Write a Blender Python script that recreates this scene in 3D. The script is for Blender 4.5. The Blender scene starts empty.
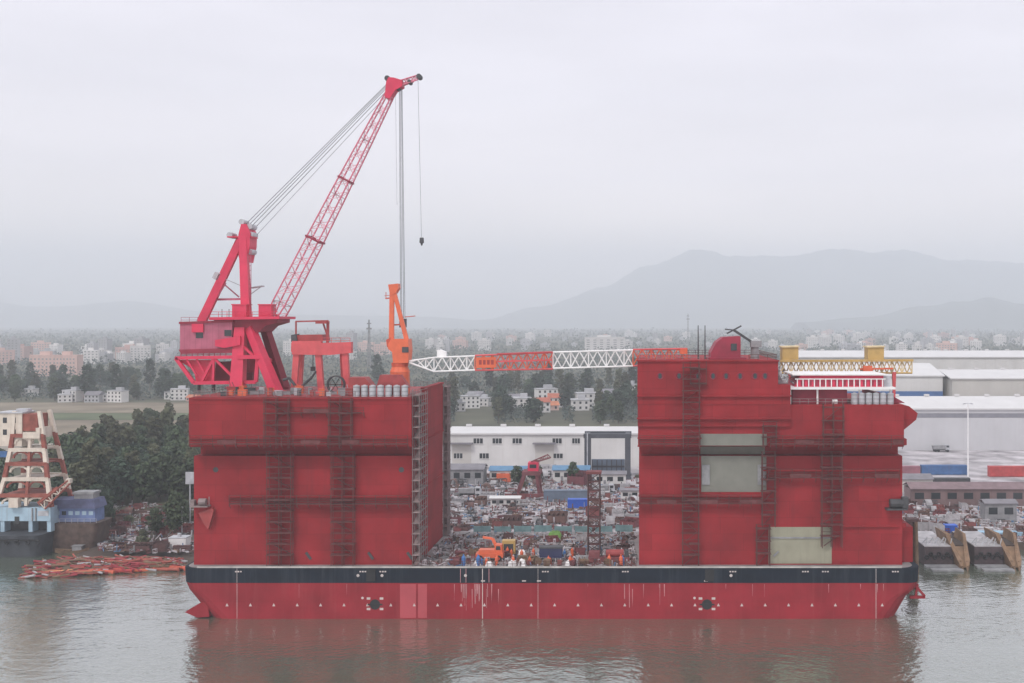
HAZE, SUN, EXPO = .00022, 1.3, 0.38
import bpy, math, random
from mathutils import Vector, Matrix
R = random.Random(7)
S = bpy.context.scene
COL = S.collection
CAMX, CAMH, CAMY, FPX, HX, HY = 25.6, 59.4, -220.0, 1100.0, 640.0, 322.0

def at(x, y, Y):
    """world point that lies in the vertical plane at depth Y (surveying helper)"""
    d = Y - CAMY
    return Vector((CAMX+(x-HX)*d/FPX, Y, CAMH-(y-HY)*d/FPX))

def gnd(x, y, z=2.0):
    """world point on level ground z"""
    d = (CAMH-z)*FPX/(y-HY)
    return Vector((CAMX+(x-HX)*d/FPX, d+CAMY, z))

# ------------------------------------------------------------------ materials
def M(name, col, rough=.6, var=.18, scale=.35, metal=0.0, streak=0.0, panels=None, dirt=None, bump=0.0, rnd=0.0, spec=.4):
    m = bpy.data.materials.new(name); m.use_nodes = True
    n, l = m.node_tree.nodes, m.node_tree.links
    b = n['Principled BSDF']
    b.inputs['Roughness'].default_value = rough; b.inputs['Metallic'].default_value = metal
    b.inputs['Specular IOR Level'].default_value = spec
    tc = n.new('ShaderNodeTexCoord')
    def mixc(f, a, bb, mode='MIX'):
        x = n.new('ShaderNodeMix'); x.data_type = 'RGBA'; x.blend_type = mode
        for s, v in ((0, f), (6, a), (7, bb)):
            if hasattr(v, 'is_linked'): l.new(v, x.inputs[s])
            elif s == 0: x.inputs[0].default_value = v
            else: x.inputs[s].default_value = (*v, 1)
        return x.outputs[2]
    def noise(sc, det=4, vec=None, r=.55):
        x = n.new('ShaderNodeTexNoise'); x.inputs['Scale'].default_value = sc; x.inputs['Detail'].default_value = det
        x.inputs['Roughness'].default_value = r
        l.new(vec if vec else tc.outputs['Object'], x.inputs['Vector']); return x.outputs['Fac']
    def ramp(v, a, bb):
        x = n.new('ShaderNodeMapRange'); l.new(v, x.inputs[0])
        x.inputs[1].default_value = a; x.inputs[2].default_value = bb; return x.outputs[0]
    lo = tuple(c*(1-var) for c in col); hi = tuple(min(1, c*(1+var)) for c in col)
    c = mixc(ramp(noise(scale), .3, .7), lo, hi)
    if panels:
        sp = n.new('ShaderNodeSeparateXYZ'); l.new(tc.outputs['Object'], sp.inputs[0])
        ad = n.new('ShaderNodeMath'); l.new(sp.outputs[0], ad.inputs[0]); l.new(sp.outputs[1], ad.inputs[1])
        cb = n.new('ShaderNodeCombineXYZ'); l.new(ad.outputs[0], cb.inputs[0]); l.new(sp.outputs[2], cb.inputs[1])
        br = n.new('ShaderNodeTexBrick'); l.new(cb.outputs[0], br.inputs['Vector'])
        br.inputs['Scale'].default_value = 1; br.inputs['Brick Width'].default_value = panels[0]; br.inputs['Row Height'].default_value = panels[1]
        br.inputs['Mortar Size'].default_value = panels[2]; br.inputs['Mortar Smooth'].default_value = .3
        br.inputs['Color1'].default_value = (1, 1, 1, 1); br.inputs['Color2'].default_value = (panels[3],)*3+(1,)
        br.inputs['Mortar'].default_value = (panels[4],)*3+(1,)
        c = mixc(1.0, c, br.outputs['Color'], 'MULTIPLY')
    if streak:
        mp = n.new('ShaderNodeMapping'); mp.inputs['Scale'].default_value = (1, 1, .07); l.new(tc.outputs['Object'], mp.inputs[0])
        c = mixc(ramp(noise(.8, 5, mp.outputs[0], .65), .52, .78), c, mixc(streak, c, dirt or (.12, .05, .035)))
    if rnd:
        oi = n.new('ShaderNodeObjectInfo')
        hs = n.new('ShaderNodeHueSaturation'); l.new(c, hs.inputs['Color'])
        x = n.new('ShaderNodeMapRange'); l.new(oi.outputs['Random'], x.inputs[0]); x.inputs[3].default_value = 1-rnd; x.inputs[4].default_value = 1+rnd
        l.new(x.outputs[0], hs.inputs['Value'])
        y = n.new('ShaderNodeMapRange'); l.new(oi.outputs['Random'], y.inputs[0]); y.inputs[3].default_value = .5-rnd*.05; y.inputs[4].default_value = .5+rnd*.05
        l.new(y.outputs[0], hs.inputs['Hue']); c = hs.outputs[0]
    l.new(c, b.inputs['Base Color'])
    if bump:
        bp = n.new('ShaderNodeBump'); bp.inputs['Strength'].default_value = bump; bp.inputs['Distance'].default_value = .15
        l.new(noise(scale*6, 5), bp.inputs['Height']); l.new(bp.outputs[0], b.inputs['Normal'])
    return m

RED = (.40, .026, .042)
TOWER = M('tower_paint', (.285, .018, .024), .75, .20, .16, spec=.2, streak=.5, panels=(9.3, 3.3, .05, .82, .68), dirt=(.15, .02, .025))
HULLR = M('hull_red', (.262, .016, .026), .7, .2, .15, spec=.2, streak=.5, panels=(11, 3.4, .03, .9, .82), dirt=(.30, .05, .05))
NAVY = M('band_navy', (.011, .016, .026), .8, .2, .3, spec=.1, streak=.5, dirt=(.06, .07, .08))
DECK = M('deck_plate', (.22, .20, .20), .8, .3, .2)
DECKR = M('deck_red', (.26, .035, .04), .7, .3, .25)
EDGE = M('deck_edge', (.42, .40, .38), .7, .3, .4)
GREENP = M('primer_green', (.19, .19, .165), .7, .10, .3, streak=.35, dirt=(.13, .15, .12))
GREEND = M('primer_olive', (.29, .28, .21), .7, .10, .3, streak=.35, dirt=(.16, .16, .12))
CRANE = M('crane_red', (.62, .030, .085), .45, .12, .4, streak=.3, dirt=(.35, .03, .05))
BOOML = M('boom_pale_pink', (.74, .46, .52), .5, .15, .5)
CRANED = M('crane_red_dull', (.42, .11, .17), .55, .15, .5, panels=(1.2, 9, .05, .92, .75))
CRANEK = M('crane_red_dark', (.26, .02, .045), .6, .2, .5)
BOOMP = M('boom_pink', (.60, .16, .23), .5, .15, .5)
ORANGE = M('orange_paint', (.66, .13, .055), .45, .12, .5, streak=.25, dirt=(.4, .07, .03))
ORANGED = M('orange_dark', (.5, .07, .03), .5, .2, .6)
SALMON = M('salmon_paint', (.58, .085, .095), .5, .15, .5, streak=.3, dirt=(.3, .06, .05))
SALMOND = M('rust_red_paint', (.30, .045, .045), .6, .2, .6)
WHITE = M('white_paint', (.78, .77, .77), .5, .08, .6, streak=.3, dirt=(.5, .46, .42))
YELLOW = M('yellow_paint', (.48, .32, .11), .5, .15, .6)
YELLOWP = M('pale_yellow_paint', (.66, .54, .32), .5, .15, .6)
GREY = M('grey_steel', (.24, .24, .25), .6, .25, .6)
LGREY = M('light_grey_steel', (.44, .45, .48), .6, .2, .6, streak=.4, dirt=(.3, .25, .22))
DGREY = M('dark_steel', (.055, .055, .06), .6, .3, .6)
CABLE = M('cable_steel', (.16, .16, .18), .5, .1)
BLACK = M('black_rubber', (.02, .02, .022), .8, .3)
GLASS = M('dark_glass', (.02, .025, .03), .15, .1, spec=.6)
SCAF = M('scaffold_pipe', (.10, .032, .030), .7, .3, .8)
SCAFG = M('scaffold_pipe_grey', (.22, .17, .17), .6, .3, .8)
PLANK = M('scaffold_plank', (.12, .034, .035), .85, .35, .8)
PLANKG = M('scaffold_plank_grey', (.22, .16, .155), .85, .3, .8)
RUST = M('rusty_steel', (.125, .068, .062), .8, .4, .5, rnd=.35)
REDP = M('red_primer', (.19, .055, .058), .75, .3, .5, rnd=.3)
PALE = M('pale_primer', (.40, .385, .40), .7, .25, .4, rnd=.2)
CONC = M('concrete', (.33, .32, .31), .85, .2, .15)
TIMBER = M('weathered_timber', (.17, .11, .07), .85, .35, .7)
MARK = M('mark_white', (.50, .44, .42), .6, .15, .8)
DRIP = M('pale_drip', (.44, .22, .23), .7, .3, .5)
PATCH = M('fresh_red_patch', (.38, .055, .07), .55, .08, .3)

# ------------------------------------------------------------------ mesh builder
class MB:
    def __init__(s): s.v, s.f, s.m = [], [], []
    def add(s, vs, fs, m=0):
        o = len(s.v); s.v += [tuple(v) for v in vs]
        s.f += [tuple(i+o for i in f) for f in fs]; s.m += [m]*len(fs); return s
    def box(s, x0, x1, y0, y1, z0, z1, m=0):
        return s.add([(x, y, z) for x in (x0, x1) for y in (y0, y1) for z in (z0, z1)],
                     [(0, 1, 3, 2), (4, 6, 7, 5), (0, 4, 5, 1), (2, 3, 7, 6), (0, 2, 6, 4), (1, 5, 7, 3)], m)
    def cbox(s, c, sx, sy, sz, m=0):
        return s.box(c[0]-sx/2, c[0]+sx/2, c[1]-sy/2, c[1]+sy/2, c[2], c[2]+sz, m)
    def prism(s, pts, y0, y1, m=0):
        n = len(pts); v = [(p[0], y0, p[1]) for p in pts]+[(p[0], y1, p[1]) for p in pts]
        f = [tuple(range(n)), tuple(range(2*n-1, n-1, -1))]+[(i, n+i, n+(i+1) % n, (i+1) % n) for i in range(n)]
        return s.add(v, f, m)
    def pprism(s, pts, Ya, Yb, m=0):
        """outline measured on the front face, extruded straight in Y"""
        q = [at(p[0], p[1], Ya) for p in pts]
        return s.prism([(v.x, v.z) for v in q], Ya, Yb, m)
    def _frame(s, p0, p1):
        p0, p1 = Vector(p0), Vector(p1); d = (p1-p0).normalized()
        up = Vector((0, 0, 1)) if abs(d.z) < .95 else Vector((0, 1, 0))
        a = d.cross(up).normalized(); return p0, p1, a, a.cross(d)
    def bar(s, p0, p1, w, h=None, m=0, w2=None, h2=None):
        h = h or w; w2 = w2 or w; h2 = h2 or h
        p0, p1, a, b = s._frame(p0, p1)
        v = [p+a*i*ww/2+b*j*hh/2 for p, ww, hh in ((p0, w, h), (p1, w2, h2)) for i, j in ((-1, -1), (1, -1), (1, 1), (-1, 1))]
        return s.add(v, [(3, 2, 1, 0), (4, 5, 6, 7)]+[(i, (i+1) % 4, 4+(i+1) % 4, 4+i) for i in range(4)], m)
    def tube(s, p0, p1, r, n=6, r2=None, m=0):
        r2 = r if r2 is None else r2
        p0, p1, a, b = s._frame(p0, p1)
        v = [p+(a*math.cos(t*2*math.pi/n)+b*math.sin(t*2*math.pi/n))*rr for p, rr in ((p0, r), (p1, r2)) for t in range(n)]
        return s.add(v, [tuple(range(n-1, -1, -1)), tuple(range(n, 2*n))]+[(i, (i+1) % n, n+(i+1) % n, n+i) for i in range(n)], m)
    def ring(s, c, R0, r, axis='Y', n=20, k=6, m=0):
        v, f = [], []
        for i in range(n):
            t = 2*math.pi*i/n
            for j in range(k):
                u = 2*math.pi*j/k; rr = R0+r*math.cos(u); h = r*math.sin(u)
                p = (rr*math.cos(t), h, rr*math.sin(t)) if axis == 'Y' else (rr*math.cos(t), rr*math.sin(t), h)
                v.append((c[0]+p[0], c[1]+p[1], c[2]+p[2]))
        for i in range(n):
            for j in range(k):
                f.append((i*k+j, i*k+(j+1) % k, ((i+1) % n)*k+(j+1) % k, ((i+1) % n)*k+j))
        return s.add(v, f, m)
    def lattice(s, A, B, n, rc, rb, m=0, mb=None, k=5):
        """four chords from quad A to quad B with zigzag bracing on each face"""
        mb = m if mb is None else mb
        A = [Vector(p) for p in A]; B = [Vector(p) for p in B]
        for i in range(4): s.tube(A[i], B[i], rc, k+1, m=m)
        pt = lambda i, t: A[i].lerp(B[i], t/n)
        for i in range(4):
            j = (i+1) % 4
            for t in range(n):
                a, b = (i, j) if (t+i) % 2 else (j, i)
                s.tube(pt(a, t), pt(b, t+1), rb, k, m=mb)
            for t in range(0, n+1, 2): s.tube(pt(i, t), pt(j, t), rb*.9, k, m=mb)
        return s
    def build(s, name, mats, parent=None, smooth=False, **lab):
        me = bpy.data.meshes.new(name)
        off = root_loc(parent) if parent else Vector((0, 0, 0))
        me.from_pydata([tuple(Vector(v)-off) for v in s.v], [], s.f)
        for mm in (mats if isinstance(mats, (list, tuple)) else [mats]): me.materials.append(mm)
        me.polygons.foreach_set('material_index', s.m)
        if smooth: me.polygons.foreach_set('use_smooth', [True]*len(s.f))
        me.update()
        o = bpy.data.objects.new(name, me); COL.objects.link(o)
        if parent: o.parent = parent
        for k, v in lab.items(): o[k] = v
        return o

def build_each(s, name, mats, parent=None, **lab):
    """every separate piece that was added becomes an object of its own"""
    par = list(range(len(s.v)))
    def find(i):
        while par[i] != i: par[i] = par[par[i]]; i = par[i]
        return i
    for f in s.f:
        for i in f[1:]: par[find(i)] = find(f[0])
    parts = {}
    for f, m in zip(s.f, s.m): parts.setdefault(find(f[0]), []).append((f, m))
    out = []
    for fs in parts.values():
        ids = sorted({i for f, _ in fs for i in f}); mp = {i: k for k, i in enumerate(ids)}
        b = MB(); b.v = [s.v[i] for i in ids]; b.f = [tuple(mp[i] for i in f) for f, _ in fs]; b.m = [m for _, m in fs]
        out.append(b.build(name, mats, parent, **lab))
    return out
MB.build_each = build_each
def thirds(u, words):
    return words[min(len(words)-1, max(0, int(u*len(words))))]

def root_loc(o):
    while o.parent: o = o.parent
    return o.location.copy()
def thing(name, label, cat, loc=(0, 0, 0), group=None):
    o = bpy.data.objects.new(name, None); COL.objects.link(o); o.location = loc
    o.empty_display_size = .5
    o['label'] = label; o['category'] = cat
    if group: o['group'] = group
    return o
def tag(o, label, cat, group=None):
    o['label'] = label; o['category'] = cat
    if group: o['group'] = group
    return o
def struct(o, kind='structure'): o['kind'] = kind; return o
def dup(root, loc, rotz=0, sc=1, label=None, group=None, parts=True):
    def cp(o, par):
        c = o.copy(); COL.objects.link(c)
        if par: c.parent = par
        for ch in o.children if parts else (): cp(ch, c)
        return c
    r = cp(root, None); place(r, loc, rotz, sc)
    if label: r['label'] = label
    if group: r['group'] = group
    return r
def place(r, loc, rotz=0, sc=1):
    r.location = loc; r.rotation_euler = (0, 0, rotz)
    r.scale = sc if isinstance(sc, (tuple, list)) else (sc, sc, sc)
def loft(mb, rings, m=0, cap0=True, cap1=True):
    n = len(rings[0]); v = [p for r in rings for p in r]
    f = [(k*n+i, k*n+(i+1) % n, (k+1)*n+(i+1) % n, (k+1)*n+i) for k in range(len(rings)-1) for i in range(n)]
    if cap0: f.append(tuple(range(n-1, -1, -1)))
    if cap1: f.append(tuple((len(rings)-1)*n+i for i in range(n)))
    return mb.add(v, f, m)
# ------------------------------------------------------------------ the vessel
def rr(x0, x1, y0, y1, r, z, k=5):
    out = []
    for cx, cy, a0 in ((x0+r, y0+r, 180), (x1-r, y0+r, 270), (x1-r, y1-r, 0), (x0+r, y1-r, 90)):
        for i in range(k+1):
            a = math.radians(a0+90*i/k); out.append((cx+r*math.cos(a), cy+r*math.sin(a), z))
    return out
BEAM = 38.0
ship = thing('semi_submersible_vessel', 'long red vessel with navy band and two tall red towers, moored in the river', 'ship', (7, 19, 0))
mb = MB()
loft(mb, [rr(x0, x1, 0, BEAM, r, z) for z, x0, x1, r in
          ((-3, -59, 76, 5), (0, -61.6, 77.6, 5), (2, -63.2, 78.6, 4.5), (4, -64.6, 79.6, 4), (5.6, -65.5, 81.1, 3), (7.2, -66, 81.7, 2.5))], 0)
hull = mb.build('hull', HULLR, ship)
mb = MB(); loft(mb, [rr(-66.02, 81.72, -.02, BEAM+.02, 2.5, 7.205), rr(-66.2, 81.9, -.02, BEAM+.02, 2.5, 10.2)])
mb.build('hull_band', NAVY, ship)
mb = MB(); loft(mb, [rr(-65.7, 80.7, .15, BEAM-.15, 3, 10.204), rr(-65.7, 80.7, .15, BEAM-.15, 3, 10.26)])
mb.build('deck', DECK, ship)
mb = MB(); mb.box(-63, 78, -.04, .13, 10.21, 10.5); mb.build('deck_edge', EDGE, ship)
# bulb at the left end and skeg at the right end
mb = MB()
mb.prism([(-65.8, 1.3), (-61.5, 3.9), (-59.5, 3.9), (-59.5, .2), (-63.5, .2)], 14, 24)
mb.prism([(-65.7, 1.2), (-61.2, 3.8), (-60.8, .3), (-63.2, .1)], .6, 5)
mb.build_each('bulb', HULLR, ship)
mb = MB()
mb.bar((80.5, 2.0, 7.0), (83.0, 2.0, 4.1), .7, .5); mb.bar((80.0, 2.0, 3.9), (83.1, 2.0, 3.9), .7, .5); mb.bar((81.6, 2, 6.6), (81.2, 2, 4), .4, .4)
mb.bar((80.5, 36, 7.0), (83.0, 36, 4.1), .7, .5); mb.bar((80.0, 36, 3.9), (83.1, 36, 3.9), .7, .5)
mb.bar((81.5, 2.3, 5.4), (81.5, 35.7, 5.4), .35); mb.build('fender_bracket', HULLR, ship)
# marks painted on the side
mb = MB()
xs = [-57+i*4.68 for i in range(29)]
for x in xs:
    mb.prism([(x-.3, 2.55), (x+.3, 2.55), (x, 3.15)], -.012, .06)
for x, w in ((-55, .035), (-5.9, .07), (5.2, .03), (72.8, .045)):
    mb.box(x-w, x+w, -.012, .06, .1, 7.1); mb.box(x-w, x+w, -.032, .05, 7.25, 10.1)
mb.build_each('painted_mark', MARK, ship)
mb = MB()
for x in (-27.4, 39):
    for dx, dz in ((-1.3, 1.2), (1.3, 1.2), (-1.3, -.9), (1.3, -.9)):
        mb.box(x+dx-.36, x+dx+.36, -.016, .06, 2.9+dz-.22, 2.9+dz+.22)
    mb.tube((x-2.5, -.015, 4.2), (x-2.5, .05, 4.2), .26, 10)
mb.build_each('thruster_mark', MARK, ship)
for x in (-27.4, 39):
    mb = MB(); mb.tube((x, -.014, 2.9), (x, .1, 2.9), 1.05, 16); mb.bar((x-1.5, -.02, 2.9), (x+1.5, -.02, 2.9), .06, .3); mb.build('thruster_opening', BLACK, ship)
mb = MB()
for x in (-55.4, -30.5, -26.5, 6, 22, 38.6, 43.5, 58, 62, 76):   # load marks and small stencils on the band
    for k in range(3): mb.box(x+k*.5, x+k*.5+.34, -.03, .02, 9.35, 9.62)
for x in (-30.8, -26, 43.8, -9.3): mb.tube((x, -.035, 8.7), (x, .02, 8.7), .3, 10)
for x in (-6.2, 2, 5, 38.4): mb.box(x, x+.8, -.034, .02, 7.5, 7.75)
mb.build_each('band_stencil', MARK, ship)
mb = MB()
for x, w, z0 in ((-20.8, 1.6, .2), (-17.9, .9, .2)): mb.box(x-w, x+w, -.008, .05, z0, 7.0)
mb.build_each('paint_patch', PATCH, ship)
mb = MB()
for i in range(26):
    x = R.choice((R.uniform(-13, -1), R.uniform(-11, -4), R.uniform(20, 31))); L = R.uniform(1, 5); w = R.uniform(.03, .11); zt = R.choice((7.0, 7.0, 6.0))
    mb.prism([(x-w, zt), (x+w, zt), (x+w*.4+R.uniform(-.1, .1), max(.3, zt-L)), (x-w*.4, max(.3, zt-L))], -.010, .05)
for i in range(14):
    x = R.uniform(-60, 77); w = R.uniform(.02, .07); L = R.uniform(.6, 3)
    mb.prism([(x-w, 7.0), (x+w, 7.0), (x+w*.3, 7.0-L), (x-w*.3, 7.0-L)], -.009, .05)
for x in (-10.3, -9.2, -4.6): mb.box(x-.05, x+.05, -.03, .02, 7.3, 10.1)
mb.build_each('paint_drip', DRIP, ship)
# fairlead chocks on the band
for x in (-28.2, 39.5):
    mb = MB(); mb.box(x-.9, x+.9, -.25, .1, 7.6, 9.9); mb.build('mooring_recess', BLACK, ship)
# ---- towers
FU, FL = .4, 2.7            # front face of the upper overhang and of the lower wall
ZL, ZU = 32.3, 34.4
def tower(x0u, x1u, x0, x1, ztop, extra=None):
    m = MB()
    m.box(x0, x1, FL, 36, 10.25, ZL); m.box(x0+.2, x1-.2, 5.6, 35.5, ZL, ZU)
    # overhanging upper body with sloped underside
    p = [(FU, ztop), (FU, ZU+.2), (FU+.6, ZU), (36.3, ZU), (36.3, ztop)]
    n = len(p)
    v = [(x0u, a, b) for a, b in p]+[(x1u, a, b) for a, b in p]
    m.add(v, [tuple(range(n)), tuple(range(2*n-1, n-1, -1))]+[(i, (i+1) % n, n+(i+1) % n, n+i) for i in range(n)])
    if extra: extra(m)
    return m
lt = tower(-64.8, -20.2, -64.7, -20.6, 44.2).build('tower', TOWER, ship)
mb = MB(); mb.box(-20.55, -19.6, 12, 32, 10.3, 45.2); mb.build('stair_trunk', TOWER, lt)
mb = MB()
for z in (34.4, 24.6): mb.box(-20.5, -19.4, 11.8, 32.2, z, z+.3)
mb.box(-20.6, -19.4, 11.8, 32.2, 45.21, 45.6)
mb.build('stair_trunk_ledge', TOWER, lt)
def ledge(par, x0, x1, z, d=.5, face=FU, h=.3, m=TOWER):
    b = MB(); b.box(x0, x1, face-d, face+.15, z, z+h); return b.build('ledge', m, par)
ledge(lt, -64.3, -20.3, 43.9, .25); ledge(lt, -64.5, -20.1, 36.1, .55); ledge(lt, -58, -20.3, 24.0, .9, FL); ledge(lt, -64.5, -20.1, 34.4, .35)
mb = MB(); mb.box(-64.2, -20.4, .7, 36, 44.22, 44.4); mb.build('roof_deck', DECKR, lt)
def hatch(par, x, z, face, s=.55):
    b = MB(); b.tube((x, face-.06, z), (x, face+.2, z), s, 12); return b.build('hatch', DGREY, par)
hatch(lt, -60.3, 29.5, FL); hatch(lt, -22.7, 29.5, FL)
for x in (-29.4, -42, -21.5): # little deck-level openings
    b = MB(); b.bar((x, FL-.1, 12.8), (x+1.0, FL-.1, 11.4), .35, .5); b.build('pipe_outlet', DGREY, lt)
# right tower: stepped top
rt_ = tower(25.2, 78.5, 25.4, 78.7, 42.8).build('tower', TOWER, ship)
mb = MB()
mb.box(25.1, 53.2, -.2, 34, 42.85, 51.8); mb.box(25.15, 55.7, -.1, 35, 38.5, 46.8)
mb.build('upper_house', TOWER, rt_)
ledge(rt_, 25.0, 55.8, 44.5, .7, -.05); ledge(rt_, 25.0, 55.8, 40.0, .7, -.05); ledge(rt_, 25, 53.4, 51.5, .35, -.2)
ledge(rt_, 25.1, 37.9, 36.0, .55); ledge(rt_, 51.3, 78.3, 36.0, .55); ledge(rt_, 25.3, 50.4, 24.2, 1.0, FL); ledge(rt_, 50.5, 78, 29.3, .9, FL); ledge(rt_, 25.1, 37.9, 34.4, .3); ledge(rt_, 51.3, 78.3, 34.4, .3); ledge(rt_, 66, 78, 18.0, .5, FL)
for px in (660, 679, 698, 713, 726, 740, 755, 765):
    x = (px-512)/5; b = MB(); b.prism([(x+.36*math.cos(t*math.pi/6)*(1), 48.6+.62*math.sin(t*math.pi/6)) for t in range(12)], -.26, -.1); w = b.build('window', GLASS, rt_)
    b = MB(); b.ring((x, -.24, 48.6), .62, .09, 'Y', 14, 5); b.build('frame', CRANEK, w)
for px in (708, 728, 743): hatch(rt_, (px-512)/5, 45.4, -.1, .25)
mb = MB()   # nose of the forecastle and lower fender steps
mb.prism([(78.1, 42.7), (80.2, 42.3), (81.9, 40.9), (81.6, 39.6), (78.1, 36.7)], 3, 33)
mb.build('forecastle_nose', TOWER, rt_)
mb = MB(); mb.prism([(77.95, 36.2), (79.2, 35.9), (79.2, 34.7), (77.95, 34.4)], 1, 35); mb.box(76.5, 79.5, 3, 34, 17.7, 18.6); mb.box(77.9, 81.4, 5, 34, 10.3, 17.5); mb.build('fender_step', TOWER, rt_)
mb = MB(); mb.prism([(74, 45.0), (77.3, 44.2), (79.6, 42.9), (74, 42.9)], 4, 20); mb.build('bulwark', CRANEK, rt_)
mb = MB(); mb.box(37.7, 51, FU-.03, FU+.2, 34.65, 37.0); mb.box(38, 51.2, FL-.05, FL+.2, 25.0, ZL-.02); mb.box(38, 51.2, 5.45, 5.58, ZL+.02, ZU-.05); mb.build('green_panel', GREENP, rt_, label='grey green primed panel halfway up the tower')
mb = MB()
for x in (38.9, 50.2): mb.box(x-.8, x+.8, FL-.3, FL+.1, 26.5, 30.5)
mb.build_each('panel_edge_frame', GREY, rt_)
mb = MB(); mb.box(51.6, 64.4, FL-.05, FL+.2, 10.5, 17.9); mb.build('green_panel', GREEND, rt_, label='pale olive primed panel at deck level')
mb = MB(); mb.box(51.6, 64.4, FL-.25, FL+.1, 15.6, 15.9); mb.bar((52.6, FL-.2, 12), (53.6, FL-.2, 13.0), .3); mb.build('panel_stiffener', GREY, rt_)
# winch house with round shoulder, derrick post and arm on the roof
mb = MB(); mb.prism([(40, 51.85), (40, 53.1), (41.2, 55.3), (42.6, 56.3), (46.1, 56.5), (46.1, 51.85)], 4, 12); wh = mb.build('winch_house', CRANEK, rt_)
mb = MB(); mb.box(44.1, 45.3, 3.85, 4.1, 53.6, 55.0); mb.build('window', GLASS, wh)
mb = MB(); mb.box(39.4, 47.2, 3.2, 12.5, 51.83, 52.2); mb.build('base_ledge', CRANEK, wh)
mb = MB(); mb.tube((49.4, 8, 51.8), (49.4, 8, 54.2), .95, 10, .8); mb.cbox((49.6, 8, 54.2), 2.2, 2.0, 1.3); dp = mb.build('derrick_post', GREY, rt_)
mb = MB(); mb.bar((49.3, 8, 54.9), (44.9, 8, 57.8), .4, .5); mb.bar((45.2, 8, 57.7), (43.2, 8, 57.9), .25); mb.bar((43.6, 8, 57.0), (46.6, 8, 58.6), .3); mb.build('derrick_arm', DGREY, dp)
for x in (37.5, 38.9):
    b = MB(); b.tube((x, 5, 50.9), (x, 5, 58.7), .16, 6, .09); b.build('mast', DGREY, rt_)
mb = MB(); mb.box(35.6, 38.9, -1.1, -.25, 47.0, 47.3); mb.box(35.6, 38.9, -1.0, -.3, 49.9, 50.15)
for x in (35.7, 37.3, 38.8): mb.tube((x, -.95, 46.9), (x, -.95, 51.6), .07, 5)
mb.build('access_platform', SCAF, rt_)
# low deckhouse on the right roof
mb = MB()
mb.box(56.6, 67.7, 3.6, 16, 42.85, 45.8); dh = mb.build('deckhouse', CRANEK, rt_)
mb = MB(); mb.box(55.4, 77.1, 1.6, 17, 45.8, 46.25); mb.box(56.4, 75.6, 2.4, 16, 48.6, 48.85); mb.build('deck_slab', WHITE, dh)
mb = MB(); mb.prism([(57.0, 46.26), (75.0, 46.26), (75.0, 48.59), (58.2, 48.59)], 3.2, 15); ub = mb.build('bridge_house', CRANE, dh)
for i in range(12):
    x = 58.2+i*1.4; b = MB(); b.box(x, x+.8, 3.12, 3.4, 46.5, 47.5); b.build('window', CRANEK, ub)
mb = MB()
for i in range(16): mb.box(57.4+i*1.15, 57.6+i*1.15, 2.9, 3.1, 46.27, 47.8)
mb.box(57, 75.4, 2.86, 3.0, 47.75, 47.95); mb.build('railing', WHITE, dh)
mb = MB()
for x in (61.5, 70, 76.3, 56): mb.tube((x, 2.6, 42.8), (x, 2.6, 45.8), .2, 8)
mb.build('post', WHITE, dh)
mb = MB(); mb.box(75.1, 76.6, 4, 10, 46.26, 48.4); mb.build('vent_cabin', LGREY, dh)
mb = MB(); mb.tube((64.6, 3.1, 43.2), (65.6, 3.1, 43.2), .5, 8); mb.build('ventilator', WHITE, dh)
# roof-edge railings and bollards
def railing(par, pts, z, h=1.1, step=1.6, m=SCAFG, name='railing'):
    b = MB()
    for (xa, ya), (xb, yb) in zip(pts, pts[1:]):
        L = math.hypot(xb-xa, yb-ya); n = max(1, int(L/step))
        for i in range(n+1):
            t = i/n; b.tube((xa+(xb-xa)*t, ya+(yb-ya)*t, z), (xa+(xb-xa)*t, ya+(yb-ya)*t, z+h), .05, 4)
        for zz in (.55, 1.1): b.tube((xa, ya, z+zz*h/1.1), (xb, yb, z+zz*h/1.1), .045, 4)
    return b.build(name, m, par)
railing(lt, [(-64, .9), (-31.6, .9)], 44.4); railing(lt, [(-64, 35.6), (-20.6, 35.6)], 44.4); railing(lt, [(-63.9, 1), (-63.9, 35.4)], 44.4); railing(lt, [(-20.6, 1), (-20.6, 11.6)], 44.42)
railing(rt_, [(25.5, .3), (39.2, .3)], 51.8); railing(rt_, [(47.4, .3), (53, .3), (53, 33.5), (25.5, 33.5)], 51.8, m=SCAF); railing(rt_, [(56, .9), (68, .9)], 42.86)
railing(ship, [(-20, .8), (24.8, .8)], 10.3, m=SCAF)
# mooring winch platform cut into the left end, and one at the right end
mb = MB(); mb.prism([(-63.4, 20.9), (-60.6, 21.9), (-60.3, 21.4), (-61.4, 17.6), (-62.2, 18.6)], 1.6, 2.69); mb.build('bow_flap', SALMOND, lt)
mb = MB(); mb.cbox((-63.0, 1.6, 22.2), 3.6, 2.0, .25); mb.tube((-63.2, 1.5, 23.2), (-61.7, 1.5, 23.2), .7, 10); mb.cbox((-64.4, 1.6, 22.46), .8, 1.2, 1.1); mb.bar((-61.2, 1.6, 22.4), (-61.2, 1.6, 24.2), .15); mb.build('mooring_winch', SCAFG, lt)
mb = MB(); mb.cbox((77.2, 1.6, 21.6), 4.2, 2.0, .3); mb.tube((75.9, 1.5, 22.9), (78.5, 1.5, 22.9), .9, 10); mb.cbox((78.9, 1.5, 22), 1.2, 1.4, 2.2); mb.build('mooring_winch', DGREY, rt_)

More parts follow.
